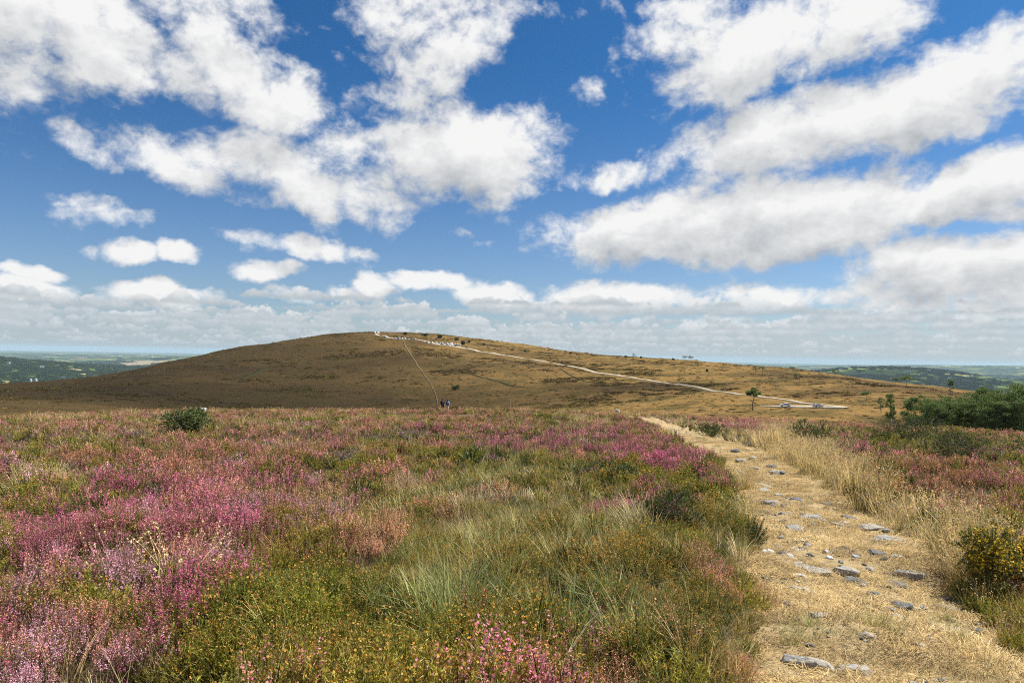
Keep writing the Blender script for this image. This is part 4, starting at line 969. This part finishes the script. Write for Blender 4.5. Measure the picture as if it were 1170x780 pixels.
def person(lb, top, legs, shorts, step, H, longhair):
    "facing +Y (away from the camera), mid stride"
    k = H/1.75; root = empty('person'); tag(root, lb, 'person')
    S = lambda a: tuple(c_*k for c_ in a)
    J = [(0, 0, .96), (0, .01, 1.12), (0, 0, 1.32), (0, -.01, 1.45), (0, .01, 1.53), (0, .02, 1.62), (0, .02, 1.70),
         (-.17, 0, 1.41), (-.22, -.05, 1.14), (-.20, .08*step, .92), (-.20, .12*step, .84), (.17, 0, 1.41), (.22, -.04, 1.14), (.20, -.06*step, .92), (.20, -.08*step, .84),
         (-.09, 0, .90), (-.10, -.06*step, .50), (-.10, -.24*step, .10), (-.10, -.14*step, .04), (.09, 0, .90), (.10, .16*step, .50), (.10, .16*step, .08), (.10, .28*step, .04)]
    Ed = [(0, 1), (1, 2), (2, 3), (3, 4), (4, 5), (5, 6), (3, 7), (7, 8), (8, 9), (9, 10), (3, 11), (11, 12), (12, 13), (13, 14), (0, 15), (15, 16), (16, 17), (17, 18), (0, 19), (19, 20), (20, 21), (21, 22)]
    Rd = [(.14, .11), (.12, .10), (.15, .11), (.09, .08), (.055, .055), (.085, .10), (.07, .08), .055, .043, .03, .035, .055, .043, .03, .035, .088, .058, .036, .035, .088, .058, .036, .035]
    Rd = [tuple(a*k for a in r_) if isinstance(r_, tuple) else r_*k for r_ in Rd]
    skin_mesh('body', [S(j) for j in J], Ed, Rd, M_skin, root)
    g = 1.16
    tj = [0, 1, 2, 3, 7, 8, 11, 12]; te = [(0, 1), (1, 2), (2, 3), (3, 4), (4, 5), (3, 6), (6, 7)]
    skin_mesh('shirt', [S(J[i]) for i in tj], te, [tuple(a*g for a in Rd[i]) if isinstance(Rd[i], tuple) else Rd[i]*1.35 for i in tj], top, root)
    if shorts:
        lj = [J[0], J[15], (-.10, -.05*step, .60), J[19], (.10, .13*step, .60)]; le = [(0, 1), (1, 2), (0, 3), (3, 4)]; lr = [tuple(a*1.12 for a in Rd[0]), .10*k, .082*k, .10*k, .082*k]
    else:
        lj = [J[0], J[15], J[16], J[17], J[19], J[20], J[21]]; le = [(0, 1), (1, 2), (2, 3), (0, 4), (4, 5), (5, 6)]; lr = [tuple(a*1.12 for a in Rd[0]), .10*k, .072*k, .052*k, .10*k, .072*k, .052*k]
    skin_mesh('shorts' if shorts else 'trousers', [S(j) for j in lj], le, lr, legs, root)
    ball('hair', S((0, .0, 1.665)), S((.098, .112, .10)), M_hair, root)
    if longhair: ball('ponytail', S((0, -.10, 1.56)), S((.04, .035, .11)), M_hair, root)
    for sx_ in (-1, 1):
        ball('ear', S((sx_*.09, .03, 1.63)), S((.014, .02, .03)), M_skin, root); ball('eye', S((sx_*.032, .112, 1.64)), S((.012, .01, .01)), M_hair, root)
        J1 = J[18] if sx_ < 0 else J[22]; ball('boot', S((J1[0], J1[1]-.03, .05)), S((.05, .13, .055)), M_boot, root)
        hz_ = J[10] if sx_ < 0 else J[14]
        for f_ in range(4):
            p0 = Vector((hz_[0]+.0, hz_[1]+(f_-1.5)*.018, hz_[2]-.01)); bm = bmesh.new(); cyl(bm, p0*k, (p0+Vector((-sx_*.01, .012, -.07+abs(f_-1.5)*.008)))*k, .009*k, .006*k, 6); bm_obj('finger', bm, M_skin, root, True)
        p0 = Vector((hz_[0]-sx_*.01, hz_[1]+.03, hz_[2]+.03)); bm = bmesh.new(); cyl(bm, p0*k, (p0+Vector((-sx_*.01, .03, -.045)))*k, .011*k, .007*k, 6); bm_obj('thumb', bm, M_skin, root, True)
    ball('nose', S((0, .125, 1.615)), S((.012, .018, .018)), M_skin, root)
    return root
def backpack(lb, k, mt):
    root = empty('backpack'); tag(root, lb, 'backpack')
    bm = bmesh.new(); bmesh.ops.create_cube(bm, size=1, matrix=Matrix.Translation((0, -.24*k, 1.24*k)) @ Matrix.Diagonal((.34*k, .22*k, .52*k, 1))); bm_obj('bag', bm, mt, root, True, .07*k)
    bm = bmesh.new(); bmesh.ops.create_cube(bm, size=1, matrix=Matrix.Translation((0, -.375*k, 1.15*k)) @ Matrix.Diagonal((.26*k, .07*k, .26*k, 1))); bm_obj('pocket', bm, mt, root, True, .025*k)
    for sx_ in (-1, 1):
        V_ = []; F_ = []; tube(V_, F_, [Vector((sx_*.11, -.14, 1.42))*k, Vector((sx_*.115, .0, 1.52))*k, Vector((sx_*.12, .16, 1.40))*k, Vector((sx_*.14, .12, 1.15))*k, Vector((sx_*.15, -.12, 1.05))*k], [.02*k]*5, 6)
        mesh_obj('strap', V_, F_, M_strap, root, None, True)
    return root
def put_person(o, px, dist, rz):
    a, e = pxdir(px, 470); x_, y_ = math.sin(a)*dist, math.cos(a)*dist; o.location = (x_, y_, float(zt(x_, y_))); o.rotation_euler.z = rz; return o.location.copy()
p1 = person('left walker in black clothes seen from behind with a black backpack', M_black, M_black, False, 1, 1.78, False); l1 = put_person(p1, 505.4, 80, .05)
b1 = backpack('black backpack worn by the left walker', 1.78/1.75, M_black); b1.location = l1; b1.rotation_euler.z = .05
p2 = person('right walker in a light blue top and beige shorts', M_blue, M_beige, True, -1, 1.70, True); l2 = put_person(p2, 511.2, 79.4, -.05)
b2 = backpack('navy blue backpack worn by the right walker', 1.70/1.75*.8, M_navy); b2.location = l2+Vector((0, .035, .27)); b2.rotation_euler.z = -.05

# ------------------------------------------------------------------ far buildings
M_wallw = mat('white_render', (.72, .71, .68), .9); M_slate = mat('slate_roof', (.10, .11, .13), .8); M_silo = mat('pale_silo', (.42, .44, .45), .7)
def house(px, py, w_, d_, h_, lb, gp, rz):
    x_, y_, z_, r_ = hit(px, py, 2500); root = empty('farm_house', (x_, y_, z_), rz); tag(root, lb, 'house', gp)
    bm = bmesh.new(); bmesh.ops.create_cube(bm, size=1, matrix=Matrix.Translation((0, 0, h_/2)) @ Matrix.Diagonal((w_, d_, h_+1, 1))); bm_obj('wall', bm, M_wallw, root)
    bm = bmesh.new(); add_prism(bm, [(-d_*.55, h_+.52), (0, h_+d_*.42), (d_*.55, h_+.52)], -w_*.52, w_*.52); bmesh.ops.rotate(bm, verts=bm.verts, cent=(0, 0, 0), matrix=Matrix.Rotation(math.pi/2, 3, 'Z')); bm_obj('roof', bm, M_slate, root)
HL = [(8, 444, 34, 14, 9, 'large white building at the left edge below the far woods', None), (3, 443, 16, 10, 7, 'small house at the far left edge beside the large white building', None), (10, 416, 26, 16, 10, 'pale house on the wooded ridge at the far left', None),
      (157, 415, 40, 16, 9, 'pale farm beside the tan field on the left', None)]
for (a, b, lb) in ((104, 402.5, 0), (118, 403.5, 0), (60, 404, 0), (22, 412, 0), (48, 418, 0), (90, 424, 0), (70, 431, 0), (140, 405, 0), (175, 406, 0)):
    HL.append((a+random.uniform(-2, 2), b+1.5, 26, 14, 8, 'tiny pale farm house scattered over the far left country', 'far houses on the left'))
for (a, b) in ((905, 427), (940, 430), (985, 428), (1040, 425), (1062, 424), (1110, 430), (1128, 433), (1150, 428), (960, 423), (1005, 431), (1085, 433)):
    HL.append((a, b, 24, 13, 8, 'tiny pale farm house scattered over the far right country', 'far houses on the right'))
for i, (a, b, w_, d_, h_, lb, gp) in enumerate(HL): house(a, b, w_, d_, h_, lb, gp, i*.9)
for i, (a, lb) in enumerate(((35, 'left pale silo tower in front of the far left woods'), (41, 'right pale silo tower in front of the far left woods'))):
    x_, y_, z_, r_ = hit(a, 439.5, 2500); bm = bmesh.new(); hh = 5.2*r_/FPX; rr2 = 1.1*r_/FPX; cyl(bm, (0, 0, -2), (0, 0, hh), rr2, rr2, 14); cyl(bm, (0, 0, hh+.01), (0, 0, hh+rr2*.6), rr2, .1, 14)
    o = bm_obj('silo_tower', bm, M_silo, None); o.location = (x_, y_, z_); tag(o, lb, 'silo')
# far woods and hedges: leafy masses standing on the land
def wood_clump(seed):
    q = PB(seed); r = q.r
    for i in range(26):
        c = Vector((r.gauss(0, 14), r.gauss(0, 9), 0)); h = r.uniform(8, 15); w_ = r.uniform(4, 7)
        for j in range(26):
            d = Vector((r.gauss(0, 1), r.gauss(0, 1), abs(r.gauss(0, 1)))).normalized(); q.tri(c+Vector((d.x*w_, d.y*w_, 2+d.z*h)), (d+Vector((r.gauss(0, .5), r.gauss(0, .5), .4))).normalized(), 3.4, 3.4, 0, r.random())
    return q
k = 26000; A_ = rs.uniform(-.72, .78, k); Rg = 3000*np.exp(rs.uniform(0, 1, k)*math.log(5)); X_ = np.sin(A_)*Rg; Y_ = np.cos(A_)*Rg
dn = fbm(X_/1500, Y_/1500, 401, 5, .6); hed = np.abs(fbm(X_/700+2, Y_/700, 402, 3)); left = (A_ < -.42) & (Rg > 4500) & (Rg < 8500)
kk = (dn > .07) | ((hed < .012) & (rs.uniform(0, 1, k) < .7)) | (left & (dn > -.10)); X_, Y_ = X_[kk], Y_[kk]; n = len(X_); print('woods', n)
M_wood_far = mat('far_wood_foliage', lambda: var(mix(T_(), (.022, .042, .016), (.06, .085, .026))), .9, .1)
scatter_obj('woodland', [wood_clump(i) for i in range(4)], np.stack([X_, Y_, zt(X_, Y_)-1], 1), np.stack([np.zeros(n), np.zeros(n), rs.uniform(0, 6, n)], 1), rs.uniform(.7, 1.3, n)*np.clip(np.hypot(X_, Y_)/7000, .8, 1.8), rs.randint(0, 4, n), rs.uniform(0, 1, n), [M_wood_far], 'far woods and hedges across the low country')
# ------------------------------------------------------------------ light
SUN_AZ, SUN_EL = R_(72), R_(52)      # azimuth from the view direction (+Y) towards the right (+X)
sl = bpy.data.lights.new('sun', 'SUN'); sl.energy = 5.0; sl.angle = R_(.55); sl.color = (1, .955, .88)
so = bpy.data.objects.new('sun', sl); COL.objects.link(so)
sd = Vector((math.sin(SUN_AZ)*math.cos(SUN_EL), math.cos(SUN_AZ)*math.cos(SUN_EL), math.sin(SUN_EL)))
so.rotation_euler = sd.to_track_quat('Z', 'Y').to_euler(); so.location = sd*200

# ------------------------------------------------------------------ sky with clouds
w = bpy.data.worlds.new('World'); scn.world = w; w.use_nodes = True
BL = [(30, 330, 50, 11, 0, 0.8), (190, 333, 60, 11, 0, 0.85), (700, 340, 95, 17, 0, 0.95), (360, 338, 60, 10, 0, .7), (840, 372, 70, 8, 0, .6), (95, 36, 205, 54, -10, 1.05), (270, 88, 105, 42, -18, 1.0), (10, 20, 120, 80, 0, 1), (230, 10, 90, 30, 0, 0.5), (95, 168, 36, 15, -25, 0.35), (103, 243, 62, 20, -4, 0.7), (124, 285, 38, 16, 0, 0.95), (201, 289, 28, 12, -5, 0.9), (335, 280, 78, 15, -3, 0.95), (303, 308, 38, 13, 0, 0.9), (478, 42, 84, 56, 0, 0.9), (440, 112, 44, 24, 20, 0.4), (505, 180, 135, 52, 4, 1.15), (340, 205, 120, 40, -12, 0.85), (210, 182, 85, 26, -12, 0.6), (620, 143, 42, 26, -30, 0.6), (664, 110, 26, 13, 10, 0.35), (400, 230, 110, 18, 5, 0.6), (645, 8, 70, 14, 0, 0.3), (775, 60, 62, 60, 0, 0.6), (860, 62, 130, 42, 14, 0.9), (985, 22, 110, 40, 18, 0.95), (695, 203, 72, 20, 4, 0.8), (560, 272, 34, 6, -5, 0.2), (1075, 105, 170, 52, 17, 1.2), (910, 160, 160, 48, 14, 1.1), (780, 175, 80, 26, 20, 0.6), (700, 272, 110, 36, 0, 1.05), (870, 246, 185, 52, 4, 1.2), (1090, 222, 130, 33, 0, 1.1), (1190, 210, 90, 40, 0, 0.9), (1120, 305, 190, 42, 8, 1.15), (940, 335, 110, 17, 6, 0.9), (1040, 350, 150, 20, 4, 0.8), (490, 322, 44, 12, 0, 0.95), (433, 331, 22, 15, 0, 0.9), (563, 338, 48, 15, -3, 0.9), (700, 342, 110, 20, 0, 0.95), (30, 312, 42, 8, 0, 0.7), (30, 332, 50, 14, 0, 0.85), (190, 338, 65, 15, 0, 0.9), (1120, 360, 110, 20, 0, 0.8)]
cg = bpy.data.node_groups.new('cloud_field', 'ShaderNodeTree')
cg.interface.new_socket('Vector', in_out='INPUT', socket_type='NodeSocketVector')
cg.interface.new_socket('Density', in_out='OUTPUT', socket_type='NodeSocketFloat')
E.nt = cg; gi = cg.nodes.new('NodeGroupInput'); go = cg.nodes.new('NodeGroupOutput')
V = E(gi.outputs[0]); x, y, z = sep(V)
az = m('ARCTAN2', x, y); el = m('ARCSINE', z)
pl = vm('DIVIDE', V, comb(*[m('MAXIMUM', z, 0)+.16]*3))
pl = vm('MULTIPLY', pl, (1, 1, 0)); pn = comb(sep(pl)[0], sep(pl)[1], 0)
ang = comb(az*.9, el*1.15, 0); n1 = noise(ang, 8.5, 8, .55, .3, 0, '2D')
vb = E.nt.nodes.new('ShaderNodeTexVoronoi'); vb.feature = 'F1'; vb.voronoi_dimensions = '2D'; vb.normalize = True; E.put(vb.inputs['Vector'], vm('ADD', vm('MULTIPLY', noise(ang, 16, 3, out=1, dim='2D'), (.05, .05, 0)), ang)); vb.inputs['Scale'].default_value = 20; vb.inputs['Detail'].default_value = 2; vb.inputs['Roughness'].default_value = .55
n2 = E(vb.outputs['Distance']); n3 = noise(vm('ADD', pn, (1.3, 5.1, 0)), 1.4, 3, .5, 0, 0, '2D')
wz = noise(comb(az*9, el*13, 0), 1.0, 4, .6, 0, 1, '2D')
wv = vm('MULTIPLY', vm('SUBTRACT', wz, (.5, .5, .5)), (46, 32, 0))
uv = vm('ADD', comb(az*780, el*780, 0), wv)
U_, V_, _w = sep(uv)
acc = None
for (bx, by, rx, ry, rot, wt) in BL:
    a, e = pxdir(bx, by); e = math.atan(e)
    sc = math.cos(a)   # angular shrink of picture lengths away from the axis
    mp = E.nt.nodes.new('ShaderNodeMapping'); mp.vector_type = 'TEXTURE'
    mp.inputs['Location'].default_value = (a*780, e*780, 0); mp.inputs['Rotation'].default_value = (0, 0, R_(rot-1)); mp.inputs['Scale'].default_value = (rx*sc*sc+4, ry*sc, 1)
    E.put(mp.inputs[0], comb(U_, V_, 0.0 if acc is None else acc*.0001))
    dq = vm('DOT_PRODUCT', E(mp.outputs[0]), E(mp.outputs[0]), 1)
    v = m('MULTIPLY_ADD', m('MINIMUM', dq, 4.0), -wt*.75, wt)
    acc = v if acc is None else m('SMOOTH_MAX', acc, v, .15)
# low stratocumulus rows near the horizon, and scattered clouds outside the photographed part
side = ss(.72, .95, m('ABSOLUTE', az))+ss(.62, .85, z)
gen = (n3-.52)*6.0
acc = m('MAXIMUM', acc, m('MULTIPLY_ADD', m('MINIMUM', side, 1.0), 3.0, gen-3.0))
dn = acc*1.25-.24+(n1-.5)*2.7+(.30-n2)*.95+(noise(ang, 38, 5, .65, .2, 0, '2D')-.5)*1.1
E.put(go.inputs[0], dn)

E.nt = w.node_tree; nt = w.node_tree; bg = nt.nodes['Background']
tc = node('ShaderNodeTexCoord', 0); D = vm('NORMALIZE', tc); x, y, z = sep(D)
sky = nt.nodes.new('ShaderNodeTexSky'); sky.sky_type = 'NISHITA'; sky.sun_disc = False; sky.sun_elevation = SUN_EL; sky.sun_rotation = SUN_AZ
sky.altitude = 300; sky.air_density = 1.0; sky.dust_density = .6; sky.ozone_density = 1.5
E.put(sky.inputs[0], comb(x, y, m('MAXIMUM', z, .004)))
hs = mix(1.0, E(sky.outputs[0]), mix(ss(0, .42, z), (.76, .88, 1.08), (.24, .63, .98)), 'MULTIPLY')
def field(v):
    g = nt.nodes.new('ShaderNodeGroup'); g.node_tree = cg; E.put(g.inputs[0], v); return E(g.outputs[0])
d0 = field(D)
d2 = field(vm('NORMALIZE', vm('ADD', D, comb(.02, 0, m('MAXIMUM', z, 0)*.16+.012))))
al = ss(-.28, .72, d0)
lit = m('MULTIPLY_ADD', 0.0-m('MAXIMUM', d2, -.6)*.52+m('MINIMUM', d0, 1.6)*.26, 1.0, .75, clamp=True)
cc = mix(lit, (4.5, 4.8, 5.15), (9.3, 9.3, 9.25))
res = mix(al*ss(.02, .07, z), hs, cc)
# rows of low cumulus receding to the horizon, farthest first, each with a flat base and billowing tops
az = m('ARCTAN2', x, y); el = z
res = mix(ss(.075, .0, z)*.72, res, (4.9, 5.75, 6.35))
for k, (e0, h_, f_, cov) in enumerate([(.008, .008, 80, .5), (.015, .010, 66, .5), (.023, .013, 56, .46), (.032, .016, 46, .46), (.041, .017, 38, .49), (.051, .020, 31, .52), (.062, .021, 26, .56), (.075, .021, 21, .61)]):
    c2 = comb(az*f_, el*f_*1.2, k*3.7+.5)
    big = noise(comb(az*f_*.28, k*5.1, 0), 1.0, 2, .5, 0, 0, '2D')
    vb = nt.nodes.new('ShaderNodeTexVoronoi'); vb.voronoi_dimensions = '2D'; vb.normalize = True; E.put(vb.inputs['Vector'], comb(az*f_*1.0+k*9, el*f_*1.3, 0)); vb.inputs['Scale'].default_value = 1.0; vb.inputs['Detail'].default_value = 2; vb.inputs['Roughness'].default_value = .6
    nn = noise(c2, 1.6, 5, .6)
    hgt = (big-cov)*3.6+(nn-.5)*2.0+(.42-E(vb.outputs['Distance']))*1.5
    t = (el-e0)/h_
    a_top = ss(-.10, .22, hgt-t*1.0+.25); a_bot = ss(-.25+.0, .12, t+(nn-.5)*.5)
    a_ = a_top*a_bot
    fade = k/7.0
    wh = (7.0+1.7*fade, 7.35+1.45*fade, 7.65+1.2*fade); gr = (5.1-.3*fade, 5.75-.35*fade, 6.3-.5*fade)
    shd = ss(.05, .95, t*.75+(nn-.5)*1.1+.12)
    res = mix(a_*(.72+.22*fade), res, mix(shd, gr, wh))
E.put(bg.inputs[0], res); bg.inputs[1].default_value = .0645
w.cycles.sampling_method = 'MANUAL'; w.cycles.sample_map_resolution = 512

# ------------------------------------------------------------------ unseen cumulus added overhead to shade the hill
def shade_cloud(gx, gy, rx, ry, hz_, dens, seed, label, alt=900):
    "an unseen shallow body of droplets added to shade the hill: one noisy flattened blob filled with an even volume"
    bm = bmesh.new(); ox, oy = sd.x/sd.z*alt, sd.y/sd.z*alt; bmesh.ops.create_icosphere(bm, subdivisions=5, radius=1)
    for v in bm.verts:
        c = v.co; k_ = 1+1.1*float(fbm(c.x*2.1+seed, c.y*2.1+c.z*.6, 5+seed, 4, .55)); kz = 1+1.2*float(fbm(c.x*4+seed, c.y*4, 9+seed, 3))
        v.co = Vector((c.x*rx*k_, c.y*ry*k_, c.z*hz_*kz if c.z > 0 else c.z*hz_*.4))
    me = bpy.data.meshes.new('shade_cloud'); bm.to_mesh(me); bm.free(); mt = bpy.data.materials.new('shade_cloud_droplets'); mt.use_nodes = True; nt = mt.node_tree; nt.nodes.remove(nt.nodes['Principled BSDF'])
    pv = nt.nodes.new('ShaderNodeVolumePrincipled'); pv.inputs['Color'].default_value = (.97, .97, .97, 1); pv.inputs['Density'].default_value = dens; pv.inputs['Anisotropy'].default_value = .3
    nt.links.new(pv.outputs[0], nt.nodes['Material Output'].inputs['Volume']); me.materials.append(mt); me.polygons.foreach_set('use_smooth', [True]*len(me.polygons))
    o = bpy.data.objects.new('shade_cloud', me); COL.objects.link(o); o.location = (gx+ox, gy+oy, alt); tag(o, label, kind='stuff')
shade_cloud(-520, 620, 430, 340, 95, .0050, 1, 'large unseen cumulus added to shade the left flank of the hill')
shade_cloud(-60, 440, 330, 80, 70, .0050, 2, 'long unseen cumulus added to shade the foot of the hill')

# ------------------------------------------------------------------ air
hm = bpy.data.materials.new('air'); hm.use_nodes = True; nt = hm.node_tree; nt.nodes.remove(nt.nodes['Principled BSDF'])
pv = nt.nodes.new('ShaderNodeVolumePrincipled'); pv.inputs['Color'].default_value = (.60, .80, .96, 1); pv.inputs['Density'].default_value = 2.7e-5; pv.inputs['Anisotropy'].default_value = 0
nt.links.new(pv.outputs[0], nt.nodes['Material Output'].inputs['Volume'])
Zt, Zb, S = 75.0, -300.0, 53000.0
hv = [(sx_*S, sy_*S, zz) for zz in (Zb, Zt) for sx_, sy_ in ((-1, -1), (1, -1), (1, 1), (-1, 1))]
hf = [(0, 3, 2, 1), (4, 5, 6, 7), (0, 1, 5, 4), (1, 2, 6, 5), (2, 3, 7, 6), (3, 0, 4, 7)]
tag(mesh_obj('haze', hv, hf, hm), 'pale blue air over the far countryside', kind='stuff')

# ------------------------------------------------------------------ render settings
scn.view_settings.view_transform = 'Standard'; scn.view_settings.look = 'None'; scn.view_settings.exposure = .62; scn.view_settings.gamma = 1
scn.render.engine = 'CYCLES'
cy_ = scn.cycles; cy_.max_bounces = 5; cy_.diffuse_bounces = 3; cy_.glossy_bounces = 2; cy_.transmission_bounces = 4; cy_.volume_bounces = 1; cy_.transparent_max_bounces = 8
cy_.filter_width = 1.05; cy_.use_denoising = False; cy_.denoiser = 'OPENIMAGEDENOISE'; cy_.denoising_prefilter = 'ACCURATE'; cy_.caustics_reflective = False; cy_.caustics_refractive = False
cy_.sample_clamp_indirect = 6
